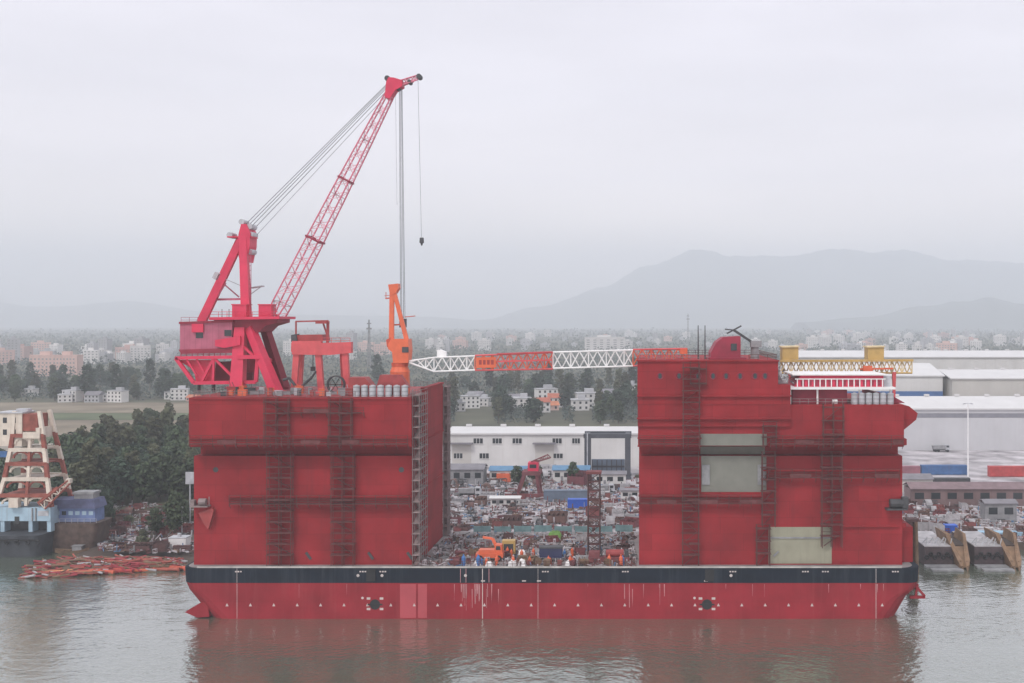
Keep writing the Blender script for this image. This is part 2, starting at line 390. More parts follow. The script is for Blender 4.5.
# ------------------------------------------------------------------ scaffolds hung on the vessel
def scaffold(name, label, x, w, zsegs, group='scaffold ladders on the towers', mp=SCAF, mk=PLANK, dens=2.1):
    """zsegs: list of (y_front, y_back, z0, z1)"""
    t = thing(name, label, 'scaffold', (x, zsegs[-1][0], zsegs[-1][2]), group)
    p, k, br = MB(), MB(), MB()
    for ya, yb, z0, z1 in zsegs:
        nx = max(2, int(w/1.9)+1)
        for i in range(nx):
            xx = x-w/2+w*i/(nx-1)
            for yy in (ya, yb): p.tube((xx, yy, z0), (xx, yy, z1+.8), .085, 5)
        n = max(1, int((z1-z0)/dens))
        for i in range(1, n+1):
            z = z0+(z1-z0)*i/n
            for yy in (ya, yb): p.tube((x-w/2-.3, yy, z), (x+w/2+.3, yy, z), .065, 5)
            p.tube((x-w/2-.3, ya, z+1), (x+w/2+.3, ya, z+1), .05, 4)
            if R.random() < .92:
                a, b = (x-w/2, x+w/2) if R.random() < .6 else ((x-w/2, x+R.uniform(0, w/2)) if R.random() < .5 else (x-R.uniform(0, w/2), x+w/2))
                k.box(a-.2, b+.2, ya+.1, yb-.1, z+.07, z+.16)
            s = 1 if i % 2 else -1
            br.bar((x-s*w*.4, yb-.3, z-(z1-z0)/n+.2), (x+s*w*.4, yb-.3, z+.1), .4, .06)
    p.build('standards', mp, t); k.build_each('plank', mk, t); br.build_each('stair_flight', mk, t)
    return t
def sl(x): return (x-512)/5
LOW, UPP = (.75, 2.2, 10.3, 32.4), (-.95, .15, 34.2, 43.6)
for px, w, z1, words in ((277.5, 4.8, 43.4, 'rust brown scaffold ladder up the left tower, the farther from its stair trunk'), (341, 4.4, 43.4, 'rust brown scaffold ladder up the left tower, the nearer to its stair trunk')):
    scaffold('scaffold_tower', words, sl(px), w, [(-.95, .1, 34.2, z1), (.75, 2.2, 10.3, 32.4)])
scaffold('scaffold_tower', 'rust brown scaffold ladder rising past the portholes of the right tower', sl(691), 3.2, [(-1.8, -.8, 34.2, 50.3), (.75, 2.2, 10.3, 32.4)])
scaffold('scaffold_tower', 'rust brown scaffold ladder along the edge of the grey green panel', sl(769.5), 2.6, [(-.95, .1, 34.2, 38.6), (.75, 2.2, 18.2, 32.4)])
scaffold('scaffold_tower', 'low scaffold ladder beside the olive panel at deck level', sl(764), 2.6, [(.75, 2.2, 10.3, 17.8)])
scaffold('scaffold_tower', 'rust brown scaffold ladder on the right tower under the low deckhouse', sl(833), 4.0, [(-.95, .1, 34.2, 42.4), (.75, 2.2, 14, 32.4)])
def walkway(label, x0, x1, z, face, h=1.9):
    t = thing('scaffold_walkway', label, 'scaffold', ((x0+x1)/2, face-.6, z), 'scaffold walkways along the towers')
    p, k = MB(), MB(); n = max(2, int((x1-x0)/2.2))
    for i in range(n+1):
        x = x0+(x1-x0)*i/n
        p.tube((x, face-1.05, z-.5), (x, face-1.05, z+h), .06, 5); p.tube((x, face-1.05, z), (x, face-.02, z), .05, 4)
        p.bar((x, face-1.0, z), (x, face-.02, z-1.0), .08)
    for zz in (z+.02, z+.6, z+1.1, z+h-.1): p.tube((x0, face-1.06, zz), (x1, face-1.06, zz), .05, 5)
    i = x0
    while i < x1-1:
        L = R.uniform(3, 6); e = min(x1, i+L)
        k.box(i, e-.08, face-1.0, face-.1, z+.06+R.uniform(0, .04), z+.18)
        if R.random() < .3: k.box(i, e-.1, face-1.12, face-1.08, z+.1, z+.9)
        i = e
    p.build('brackets', SCAF, t); k.build_each('plank', PLANK, t); return t
walkway('thin scaffold walkway along the left tower just above its dark overhang', -64, -20.6, 35.0, FU-.55)
walkway('scaffold walkway across the middle of the left tower', -57, -20.8, 22.7, FL-.5)
walkway('scaffold walkway at the very top of the left tower between its two ladders', -47, -29.5, 41.2, FU, 1.2)
walkway('scaffold walkway left of the grey green panel, just above the dark overhang', 25.6, 37.6, 35.0, FU-.55)
walkway('scaffold walkway right of the grey green panel, just above the dark overhang', 51.6, 78, 35.0, FU-.55)
walkway('scaffold walkway under the grey green panel of the right tower', 25.6, 50.2, 22.8, FL-.6)
walkway('scaffold walkway to the right of the grey green panel, below the overhang', 51.4, 77.8, 28.0, FL-.5)
# grey scaffold down the inner face of the left tower, beside the stair trunk
def side_scaffold(label, x0, x1, ya, yb, z0, z1):
    t = thing('scaffold_tower', label, 'scaffold', ((x0+x1)/2, (ya+yb)/2, z0), 'grey scaffolds beside the stair trunk')
    p, k = MB(), MB(); n = int((z1-z0)/2.1)
    for x in (x0, x1):
        for y in [ya+(yb-ya)*i/4 for i in range(5)]: p.tube((x, y, z0), (x, y, z1+R.uniform(0, 1.5)), .09, 5)
    for i in range(1, n+1):
        z = z0+(z1-z0)*i/n
        for y in (ya, (ya+yb)/2, yb): p.tube((x0-.2, y, z), (x1+.2, y, z), .07, 5)
        for x in (x0, x1): p.tube((x, ya-.2, z), (x, yb+.2, z), .07, 5)
        p.tube((x1, ya, z+1), (x1, yb, z+1), .05, 4)
        k.box(x0+.1, x1-.1, ya, yb-(R.random() < .3)*(yb-ya)*.5, z+.06, z+.16)
        s = i % 2; k.bar((x0+.5, ya+(.3 if s else (yb-ya)*.6), z-2), (x1-.5, ya+((yb-ya)*.6 if s else .3), z), .7, .1)
    p.build('standards', SCAFG, t); k.build_each('plank', PLANKG, t); return t
side_scaffold('grey scaffold down the inner face of the left tower', -20.1, -18.8, 1.2, 9.6, 10.3, 44.6)
side_scaffold('grey scaffold on the outer side of the stair trunk', -19.5, -18.6, 32.3, 36, 10.3, 44.5)
# ------------------------------------------------------------------ big red derrick crane on the left tower roof
YC = 17.0
def c(x, y, dy=0): return at(x, y, YC+dy)
base = c(250, 391); base.z = 44.4
cr = thing('derrick_crane', 'tall red derrick crane with lattice boom standing on the left tower', 'crane', base)
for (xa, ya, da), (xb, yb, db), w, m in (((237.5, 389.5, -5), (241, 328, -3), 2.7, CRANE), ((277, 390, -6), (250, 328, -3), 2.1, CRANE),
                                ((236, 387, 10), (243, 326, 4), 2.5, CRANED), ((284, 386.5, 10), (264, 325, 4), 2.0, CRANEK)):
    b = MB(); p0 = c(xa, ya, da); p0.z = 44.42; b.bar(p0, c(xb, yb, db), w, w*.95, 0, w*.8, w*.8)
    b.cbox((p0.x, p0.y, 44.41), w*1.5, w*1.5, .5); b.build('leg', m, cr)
b = MB()
for z in (357,): 
    b.bar(c(238, z, -5), c(262, z, -5), .8); b.bar(c(240, z, 9), c(270, z, 8), .8); b.bar(c(262, z, -5), c(272, z+4, 8), .7); b.bar(c(239, z, -5), c(240, z, 9), .7)
b.bar(c(240, 343, -4), c(258, 360, -5), .5); b.build('leg_brace', CRANE, cr)
b = MB(); b.pprism([(214, 319), (277, 318), (277, 322.5), (265, 326), (259, 332), (243, 333), (235, 327), (214, 324)], YC-3.6, YC+5); plat = b.build('slewing_platform', CRANEK, cr)
b = MB(); b.pprism([(209, 317.2), (279, 316.4), (279, 319), (209, 320)], YC-5.6, YC+5.6); b.build('walkway_edge', CRANE, plat)
railing(plat, [(c(210, 317, -5.4).x, YC-5.4), (c(278, 317, -5.4).x, YC-5.4)], c(210, 317, -5.4).z, m=CRANE)
b = MB(); b.tube(c(247, 330), c(246, 372), 2.4, 14, 2.4); b.build('slewing_column', CRANEK, cr)
for x0, x1, y0, y1, dd in ((232, 246, 305, 318, -4.8), (258.5, 271, 305, 318, -4.8)):
    b = MB(); a, z = c(x0, y1, dd), c(x1, y0, dd); b.box(a.x, z.x, a.y, a.y+3.2, a.z, z.z); b.box(a.x-.15, z.x+.15, a.y-.15, a.y+3.35, z.z, z.z+.2)
    cb = b.build('winch_cabin', CRANE, cr)
# machinery house
b = MB(); b.pprism([(180, 323.5), (232, 321.5), (232, 350), (180, 351)], YC-4.5, YC+5); mh = b.build('machinery_house', CRANED, cr)
b = MB(); b.pprism([(178.8, 321.8), (233, 320), (233, 322.2), (178.8, 324)], YC-4.8, YC+5.2); b.pprism([(178.5, 349.6), (234, 348.2), (234, 353), (181, 354)], YC-4.8, YC+5.2); b.build('roof_edge', CRANEK, mh)
for x, y in ((199.5, 335), (228, 333)):
    q = c(x, y, -4.55); b = MB(); b.box(q.x-.75, q.x+.75, q.y-.02, q.y+.3, q.z-.65, q.z+.65); b.build('window', GLASS, mh)
q = c(198, 328, -4.6); b = MB(); b.box(q.x-1.2, q.x+1.2, q.y-.35, q.y, q.z-.9, q.z+.9); b.build('hinge_plate', CRANE, mh)
b = MB()
for i in range(9): x = 181+i*5.6; b.tube(c(x, 352, -4.2), c(x, 357, -4.2), .12, 5)
b.bar(c(180, 355, -4.2), c(232, 354, -4.2), .15); b.build('underside_railing', CRANED, mh)
railing(mh, [(c(181, 322, -4.4).x, YC-4.4), (c(231, 322, -4.4).x, YC-4.4)], c(181, 322.6, -4.4).z, m=CRANED)
b = MB(); b.pprism([(215, 340), (240, 336), (240, 345), (224, 348), (215, 346)], YC-5.2, YC-4.6); b.build('side_gangway', CRANE, mh)
# lower truss with plates
b = MB()
for dy in (-4.5, 5.0):
    P = [c(176, 358, dy), c(258, 356.5, dy), c(256, 382, dy), c(194, 383, dy)]
    for i in range(4): b.bar(P[i], P[(i+1) % 4], .75, .7)
    b.bar(c(214, 358, dy), c(201, 383, dy), .55); b.bar(c(214, 358, dy), c(238, 382, dy), .5); b.bar(c(186, 358, dy), c(197, 376, dy), .35); b.bar(c(214, 358, dy), c(213, 382, dy), .5)
    b.bar(c(196, 358, dy), c(204, 372, dy), .3)
for x, y in ((176.5, 358), (195, 382.5), (254, 382), (214, 358)): b.bar(c(x, y, -4.5), c(x, y, 5), .6)
lf = b.build('counterweight_frame', CRANE, cr)
b = MB(); b.pprism([(192, 360), (213, 360), (212, 381), (196, 381.5)], YC-3.6, YC-3.1); b.pprism([(178, 360), (192, 360), (194, 370)], YC-3.6, YC-3.2); b.build('side_plate', CRANE, lf)
b = MB(); b.pprism([(216, 362), (252, 361), (252, 381), (214, 381)], YC+.5, YC+4); b.build('ballast_box', CRANEK, lf)
b = MB(); q = c(213.5, 383, -2); b.tube((q.x, q.y, 44.4), q, .4, 8); q = c(199, 383, 2); b.tube((q.x, q.y, 44.4), q, .35, 8); b.build('prop', DGREY, lf)
# A-frame mast
for dy in (-3, 3):
    b = MB(); b.bar(c(246.5, 318, dy), c(243.5, 236, dy*.5), 1.85, 1.5, 0, 1.6, 1.4); b.build('mast_leg', CRANE, cr)
    b = MB(); b.bar(c(201.5, 322, dy*1.3), c(240.5, 240, dy*.5), 1.75, 1.4, 0, 1.5, 1.3); b.build('back_stay', CRANE, cr)
b = MB(); b.pprism([(237, 246), (238.5, 234), (241, 224), (246, 224), (250, 233), (249.5, 246), (246, 262), (239, 258)], YC-2.2, YC+2.2); mhd = b.build('mast_head', CRANE, cr)
for x, y in ((232, 235.5), (252.8, 235), (252, 227), (244, 222.5), (251.5, 252)):
    b = MB(); q = c(x, y); b.tube((q.x, q.y-1.6, q.z), (q.x, q.y+1.6, q.z), .62, 12); b.build('sheave', LGREY, mhd)
b = MB(); b.bar(c(230, 237.5), c(255, 237.5), 3.6, .25); b.bar(c(236, 253), c(254, 253), 3, .2); b.build('head_platform', CRANE, mhd)
b = MB(); b.bar(c(216, 299.5, -2), c(244, 299, -2), .45); b.bar(c(216, 299.5, 2), c(244, 299, 2), .45); b.bar(c(225, 285), c(239, 297), .25); b.bar(c(218, 296), c(226, 283), .2); b.build('mast_tie', CRANED, cr)
b = MB(); b.bar(c(215, 279), c(218, 273), 1.5, .9); b.bar(c(251, 288), c(263, 286), 2, .2); b.bar(c(218, 276), c(251, 290), .12); b.bar(c(251, 294), c(262, 286), .15); b.build('mast_platform', LGREY, cr)
b = MB()
for i in range(14): b.tube(c(249.2, 252+i*4.6, -2.6), c(251, 252+i*4.6, -2.6), .06, 4)
b.tube(c(251, 250, -2.6), c(251, 314, -2.6), .08, 4); b.build('ladder', CRANED, cr)
b = MB()
for x in (222, 229, 274): b.tube(c(x, 321, -3), c(x, 309 if x < 250 else 300, -3), .09, 5)
b.build('lamp_mast', GREY, cr)
# boom
def quad(x, y, nx, ny, hw, hy):
    """four corners around a centre-line point: half width in the picture plane (nx, ny direction), half depth"""
    o = c(x, y); n = Vector((nx, 0, ny)).normalized()*hw
    return [o-n+Vector((0, -hy, 0)), o+n+Vector((0, -hy, 0)), o+n+Vector((0, hy, 0)), o-n+Vector((0, hy, 0))]
f0, f1 = (275.5, 317), (389, 96)
NX, NY = 221, 113.5
nn = Vector((NX, -NY)).normalized()
secs = [(0, 1.15, 2.6), (.06, 1.35, 2.4), (.35, 1.35, 2.0), (.55, 1.25, 1.7), (.8, 1.0, 1.3), (1, .75, 1.0)]
bm_ = MB(); ct = MB()
for (t0, w0, h0), (t1, w1, h1) in zip(secs, secs[1:]):
    p = lambda t: (f0[0]+(f1[0]-f0[0])*t, f0[1]+(f1[1]-f0[1])*t)
    n = max(1, round((t1-t0)*30))
    bm_.lattice(quad(*p(t0), NX, -NY, w0, h0), quad(*p(t1), NX, -NY, w1, h1), n, .17, .085, 0, 1)
boom = bm_.build('boom', [BOOMP, BOOML], cr)
for t, w, h in ((.0, 1.3, 2.5), (.35, 1.55, 2.1), (.62, 1.3, 1.7)):
    b = MB(); q = quad(f0[0]+(f1[0]-f0[0])*t, f0[1]+(f1[1]-f0[1])*t, NX, -NY, w, h)
    for i in range(4): b.bar(q[i], q[(i+1) % 4], .38)
    b.build('boom_collar', CRANEK, boom)
b = MB(); b.pprism([(384.5, 97), (389.5, 98.5), (395, 90), (402, 86), (402, 80), (394, 77.5), (388.5, 77), (386, 82)], YC-1.3, YC+1.3); bh = b.build('boom_head', CRANE, cr)
b = MB(); b.lattice([c(400, 80.5, -1), c(400, 86, -1), c(400, 86, 1), c(400, 80.5, 1)], [c(418, 75, -.6), c(418, 79.5, -.6), c(418, 79.5, .6), c(418, 75, .6)], 5, .16, .09)
b.bar(c(397, 87), c(413, 80.8), 1.6, .35); b.build('jib', BOOMP, bh)
b = MB()
for x, y, r in ((419.5, 77, .55), (410, 82.5, .45), (388, 79, .6), (398, 88, .6)):
    q = c(x, y); b.tube((q.x, q.y-.9, q.z), (q.x, q.y+.9, q.z), r, 12)
b.build('sheave', DGREY, bh)
b = MB()
for y0, x0, y1, x1, dy in ((224, 246, 84, 387, -1), (228, 250, 87, 387.5, -1.3), (231, 252, 90, 387.5, 1.4), (238, 254, 96, 386, 1), (226, 248, 85.5, 387, 1.3)):
    b.tube(c(x0, y0, dy), c(x1, y1, dy*.8), .075 if y0 < 235 else .05, 5)
b.build('pendant_cable', CABLE, cr)
b = MB()
for xa, xb, dy in ((399.3, 400.6, -.5), (401.3, 403.6, .3), (402, 405.0, .5), (400.2, 401.8, -.3)):
    b.tube(c(xa, 88, dy), c(xb, 318, dy), .06, 5)
b.tube(c(418, 79), c(421.5, 238), .04, 5); b.tube(c(395.5, 90), c(397, 205), .025, 4); b.build('hoist_cable', CABLE, cr)
b = MB(); q = c(421.7, 241); b.tube((q.x, q.y, q.z+.7), (q.x, q.y, q.z-.4), .42, 10, .5); b.tube((q.x, q.y, q.z-.4), (q.x, q.y, q.z-1), .3, 8, .12); b.build('small_hook', DGREY, cr)
b = MB(); q = c(403, 320); b.box(q.x-.7, q.x+.7, q.y-.5, q.y+.5, q.z-1.6, q.z+.3); b.tube((q.x, q.y, q.z-1.6), (q.x, q.y, q.z-3), .3, 8, .15); b.build('hook_block', DGREY, cr)

# ------------------------------------------------------------------ salmon portal crane on the left tower roof
YP = 14.0
def d(x, y, dy=0): return at(x, y, YP+dy)
o = d(322, 392); o.z = 44.4
pc = thing('portal_crane', 'salmon red portal crane with hoop frame on top, beside the tall derrick crane', 'crane', o)
for x0, x1, yt, dy in ((294, 297, 352, -3), (321.5, 318.5, 352, -3), (347.5, 345, 350, -3), (299, 301, 352, 5), (345, 343, 350, 5)):
    b = MB(); p = d(x0, 391, dy); p.z = 44.41; b.bar(p, d(x1, yt, dy), 1.15, 1.1, 0, 1.25, 1.2); b.cbox((p.x, p.y, 44.405), 2, 1.8, .45); b.build('leg', SALMON, pc)
b = MB(); b.pprism([(291, 344), (292, 341), (321, 341), (321, 355), (292, 354.5)], YP-4, YP-2.6); b.pprism([(321, 343), (351, 342), (351, 353), (330, 355), (321, 355)], YP-4, YP-2.4); b.pprism([(291, 344), (350, 343), (350, 353), (292, 354)], YP+4, YP+5.5)
b.bar(d(294, 349, -3), d(298, 349, 5), 1.2); b.bar(d(348, 349, -3), d(345, 349, 5), 1.2); pb = b.build('beam', SALMON, pc)
b = MB(); b.pprism([(296, 335), (322, 334.5), (323, 341), (295, 341)], YP-3.4, YP+2); b.build('trolley', SALMOND, pc)
b = MB(); b.pprism([(291, 335), (296, 334), (297, 341), (291, 342)], YP-3.8, YP-1.5); b.build('control_cabin', DGREY, pc)
b = MB()
for dy in (-2.5, 1.5):
    b.bar(d(296, 335, dy), d(296, 321.5, dy), .3); b.bar(d(295.5, 321.5, dy), d(328.5, 320.8, dy), .32); b.bar(d(328, 321, dy), d(327.5, 344, dy), .5); b.bar(d(322.5, 321, dy), d(327, 335, dy), .3)
b.bar(d(317, 322.6, -2.6), d(328, 322.6, -2.6), 2.4, .45); b.bar(d(296, 322, -2.5), d(296, 322, 1.5), .25); b.bar(d(328, 322, -2.5), d(328, 322, 1.5), .25); b.build('hoop_frame', SALMOND, pc)
b = MB(); b.bar(d(313, 355, -1), d(313, 367, -1), .15); b.cbox(d(313, 371, -1), .8, .8, .9); b.build('hook', DGREY, pc)
railing(pb, [(d(322, 343, -3.9).x, YP-3.9), (d(350, 343, -3.9).x, YP-3.9)], d(330, 343.2, -3.9).z, m=SALMON)
# ------------------------------------------------------------------ orange pedestal crane with its boom laid across to the right tower
YO = 9.0
def e(x, y, dy=0): return at(x, y, YO+dy)
o = e(398, 392); o.z = 44.4
oc = thing('pedestal_crane', 'orange pedestal crane whose white and red lattice boom lies across to the right tower', 'crane', o)
b = MB(); q = e(400, 386); b.tube((q.x, q.y, 44.41), (q.x, q.y, e(0, 372).z), 2.1, 16, 2.0); b.tube((q.x, q.y, e(0, 372).z), (q.x, q.y, e(0, 366).z), 2.1, 16, 1.6); b.build('pedestal', ORANGE, oc)
b = MB(); b.tube((q.x, q.y, e(0, 366).z), (q.x, q.y, e(0, 362.5).z), 1.75, 16); b.build('slew_ring', ORANGED, oc)
b = MB(); b.pprism([(388, 344), (391, 339), (408, 339), (409, 350), (408, 363), (393, 363), (392, 352), (388, 349)], YO-1.8, YO+1.8); hs = b.build('slewing_house', ORANGE, oc)
b = MB(); b.pprism([(402, 347), (408.5, 347), (408.5, 352.5), (402, 352.5)], YO-1.95, YO-1.7); b.build('window', DGREY, hs)
b = MB(); b.pprism([(386, 340), (391, 337), (391, 349), (387, 347)], YO-1.5, YO+1.5); b.build('winch', ORANGED, hs)
for dy in (-1.1, 1.1):
    b = MB(); b.bar(e(391.5, 341, dy), e(392, 290, dy*.6), 1.0, .7, 0, .9, .6); b.bar(e(407, 341, dy), e(394.5, 293, dy*.6), .9, .6, 0, .8, .6); b.build('mast_leg', ORANGE, oc)
b = MB(); b.pprism([(388, 284.5), (398, 283.5), (398.5, 288), (395.5, 293), (390, 296), (389, 290)], YO-1.1, YO+1.1); b.build('mast_head', ORANGE, oc)
b = MB(); b.bar(e(391, 325), e(402.5, 324.5), .3); b.bar(e(386, 298.5), e(390, 298), 1.5, .2); b.bar(e(386, 292), e(386, 299), .12); b.bar(e(384.5, 295.5), e(390, 295.5), .1)
b.bar(e(405, 317), e(415, 316), 1, .15); b.build('mast_platform', ORANGED, oc)
YB = 9.0
def bq(x, yt, yb, dy=1.1): return [at(x, yt, YB-dy), at(x, yb, YB-dy), at(x, yb, YB+dy), at(x, yt, YB+dy)]
for seg, (m1, m2, pts) in enumerate(((WHITE, WHITE, ((409, 361, 362.5), (434, 357.5, 371.5), (475, 356, 370))), (SALMON, ORANGE, ((475, 355.5, 370.3), (553, 352.5, 369))), (WHITE, WHITE, ((553, 352.2, 368.3), (633, 350, 366))), (SALMON, ORANGE, ((633, 349.6, 366), (687, 348.6, 361))))):
    b = MB()
    for (xa, ta, ba), (xb, tb, bb) in zip(pts, pts[1:]):
        b.lattice(bq(xa, ta, ba), bq(xb, tb, bb), max(2, round((xb-xa)/9)), .19 if m1 is WHITE else .2, .14, 0, 1)
    bs = b.build('boom_section', [m1, m2], oc)
    if seg == 0:
        b = MB(); b.pprism([(437, 350), (440, 349.5), (446, 352), (446, 357), (437, 357)], YB-.7, YB+.7); b.build('boom_sheave', WHITE, bs)
    if seg == 1:
        b = MB(); b.pprism([(476, 357.5), (496, 357), (496, 367.5), (476, 368)], YB-1.5, YB-1.33); sg = b.build('sign_plate', ORANGE, bs)
        b = MB()
        for i in range(4): b.pprism([(479+i*4, 360), (481.6+i*4, 360), (481.6+i*4, 364.6), (479+i*4, 364.6)], YB-1.53, YB-1.49); 
        b.build('lettering', SALMOND, sg)
        b = MB(); b.bar(at(497, 353.5, YB-1.4), at(552, 351.5, YB-1.4), .12); b.bar(at(497, 361.5, YB-1.45), at(552, 360, YB-1.45), .35)
        for i in range(12): b.bar(at(497+i*5, 353.5, YB-1.4), at(497+i*5, 369, YB-1.4), .12)
        b.build('guard_rail', SALMON, bs)
    if seg == 3:
        b = MB(); b.pprism([(680, 349), (687, 348.5), (687, 354), (680, 354)], YB-1.5, YB+1.5); b.build('boom_stop', ORANGE, bs)
        b = MB()
        for i in range(9): b.bar(at(637+i*5, 351, YB-1.4), at(637+i*5, 360, YB-1.4), .14)
        b.build('guard_rail', SALMON, bs)
rb = MB(); q = at(660, 359, YB); rb.box(q.x-3, q.x+3, YB-1.6, YB+1.6, 51.82, at(660, 363, YB).z+.3); tag(rb.build('boom_rest', SALMOND), 'low red steel cradle under the boom end on the right tower', 'cradle')
# ------------------------------------------------------------------ yellow lattice gantry over the right tower roof
YG = 24.0
def g(x, y, dy=0): return at(x, y, YG+dy)
o = g(846, 400); o.z = 42.8
yg = thing('gantry_crane', 'yellow lattice gantry crane with two yellow winch boxes over the right tower roof', 'crane', o)
b = MB(); b.lattice([g(781, 361, -2), g(781, 373, -2), g(781, 373, 2), g(781, 361, 2)], [g(912, 360.5, -2), g(912, 373, -2), g(912, 373, 2), g(912, 360.5, 2)], 26, .22, .15, 0, 1)
gi = b.build('girder', [YELLOW, YELLOWP], yg)
b = MB(); b.bar(g(780, 361, -2.3), g(913, 360.3, -2.3), .8, .5); b.build('girder_rail', YELLOW, gi)
b = MB(); b.bar(g(860, 369, -2.5), g(893, 368.5, -2.5), .5, .35); b.cbox(g(867.5, 374, -2.8), 2, 1, 1.8); b.build('trolley', ORANGE, yg)
for x0 in (782.5, 868):
    b = MB(); b.pprism([(x0, 347.5), (x0+16, 347), (x0+16, 359.5), (x0, 360)], YG-2, YG+2); w = b.build('winch_box', YELLOW, yg)
    b = MB(); b.pprism([(x0-1, 346.2), (x0+17, 345.8), (x0+17, 347.2), (x0-1, 347.6)], YG-2.3, YG+2.3); b.build('lid', YELLOWP, w)
for x in (790, 894):
    for dy in (-2, 2):
        b = MB(); p = g(x, 372, dy); b.bar(p, (p.x, p.y, 42.82), .8, .8, 0, .5, .5); b.build('leg', SALMON, yg)
bx = thing('steel_outfit', 'pale cluttered pipework between the portholed house and the low deckhouse', 'pipework', (54, 8, 46.8))
b = MB()
for i in range(26):
    x, z = R.uniform(53.5, 57.4), R.uniform(46.9, 49.5)
    b.tube((x, R.uniform(4, 12), z), (x+R.uniform(-1, 1), R.uniform(4, 12), z+R.uniform(-.9, 1)), R.uniform(.08, .2), 5)
b.box(53.4, 55.5, 5, 12, 46.81, 47.6); b.tube((54, 6, 46.8), (54, 6, 50), .2, 6); b.build('pipes', PALE, bx)
# ------------------------------------------------------------------ things standing on the roofs
def drum(): 
    t = thing('steel_drum', 'pale grey upright drum in the row along the left tower roof edge', 'drum', (0, 0, 0), 'drums along the left tower roof edge')
    b = MB(); b.tube((0, 0, 0), (0, 0, 2.2), .66, 14); b.tube((0, 0, 2.2), (0, 0, 2.35), .5, 14, .2); b.build('body', LGREY, t, smooth=False)
    b = MB()
    for z in (.3, 1.1, 1.9): b.ring((0, 0, z), .67, .06, 'Z', 16, 5)
    b.build('hoop', GREY, t); return t
d0 = drum()
for i in range(7):
    loc = (sl(354.5)+i*1.62, 1.6, 44.4)
    place(d0, loc, .3) if i == 0 else dup(d0, loc, i*1.3)
for i in range(6): dup(d0, (68.9+i*1.45, 2.1, 42.82), i*1.1, label='pale grey upright drum in the row under the low deckhouse slab', group='drums under the deckhouse slab')
for x0, x1, words in ((348.5, 373, 'dark red sloped hatch cover beside the portal crane'), (380, 407, 'dark red box base around the orange pedestal')):
    b = MB()
    if x0 < 360: b.pprism([(x0, 377.5), (x0+16, 377.5), (x1, 388), (x0, 388)], 4.2, 8)
    else: b.pprism([(x0, 375), (x0+20, 375), (x1+2, 388), (x0-4, 388)], 3.6, 6.0)
    b.cbox((at((x0+x1)/2, 390, 6).x, 6, 44.41), 3, 1.2, at(0, 387.5, 6).z-44.41)
    tag(b.build('hatch_cover', SALMOND), words, 'hatch cover')
b = thing('hose_reel', 'large dark hoop reel standing beside the salmon portal crane', 'reel', (at(336, 385, 8).x, 8, 44.4))
q = at(336, 384.5, 8); m_ = MB(); m_.ring((q.x, 7.6, q.z), 1.75, .13, 'Y', 24, 6); m_.ring((q.x, 8.6, q.z), 1.75, .13, 'Y', 24, 6)
for i in range(6): a = i*math.pi/3; m_.bar((q.x-1.7*math.cos(a), 7.6, q.z-1.7*math.sin(a)), (q.x+1.7*math.cos(a), 7.6, q.z+1.7*math.sin(a)), .1)
m_.build('hoop', DGREY, b); m_ = MB(); m_.cbox((q.x, 8.1, 44.41), 2.6, 1.4, max(.2, q.z-1.6-44.41)); m_.build('stand', GREY, b)
b = thing('hose_crane', 'dark thin knuckle arm curving up beside the derrick crane leg', 'hose arm', (at(300, 388, 9).x, 9, 44.4))
m_ = MB(); P = [at(283, 380, 9), at(289, 378, 9), at(294, 384, 9), at(297, 389, 9)]
for p, r in zip(P, P[1:]): m_.tube(p, r, .3, 7)
m_.tube(at(299, 389, 9), at(312, 377, 9), .28, 7); m_.tube(at(312, 377, 9), at(316, 371, 9), .22, 7); m_.build('arm', DGREY, b)
m_ = MB(); m_.cbox((at(297, 389, 9).x, 9, 44.41), 2.2, 1.6, 1.3); m_.build('base', GREY, b)
# assorted equipment on the left roof
kinds = (('toolbox', 'tool chest', GREY), ('orange_crate', 'crate', ORANGE), ('steel_crate', 'crate', LGREY), ('red_locker', 'locker', SALMOND), ('dark_bin', 'bin', DGREY))
where = ['near the leg of the tall derrick crane', 'between the derrick and the portal crane', 'under the salmon portal crane', 'near the hose reel']
cnt = {}
for i in range(34):
    x = R.uniform(-60, -33); k = R.choice(kinds); y = R.uniform(2, 9)
    w = where[0 if x < -49 else 1 if x < -43 else 2 if x < -36.5 else 3]
    col = {'toolbox': 'grey steel tool chest', 'orange_crate': 'orange crate', 'steel_crate': 'pale steel crate', 'red_locker': 'dark red locker', 'dark_bin': 'black bin'}[k[0]]
    sx, sz = R.uniform(.6, 1.8), R.uniform(.5, 1.6)
    b = MB(); b.cbox((0, 0, .08), sx, 1, sz); b.cbox((0, 0, sz+.08), sx+.1, 1.1, .08); b.cbox((-sx*.3, 0, 0), .2, .9, .08); b.cbox((sx*.3, 0, 0), .2, .9, .08)
    if R.random() < .4: b.tube((0, 0, sz), (R.uniform(-.6, .6), 0, sz+R.uniform(.5, 1.6)), .07, 5)
    ob = b.build(k[0], k[2]); ob.location = (x, y, 44.41); ob.rotation_euler.z = R.uniform(-.3, .3)
    tag(ob, col+' on the roof '+w, k[1], 'equipment on the left tower roof')
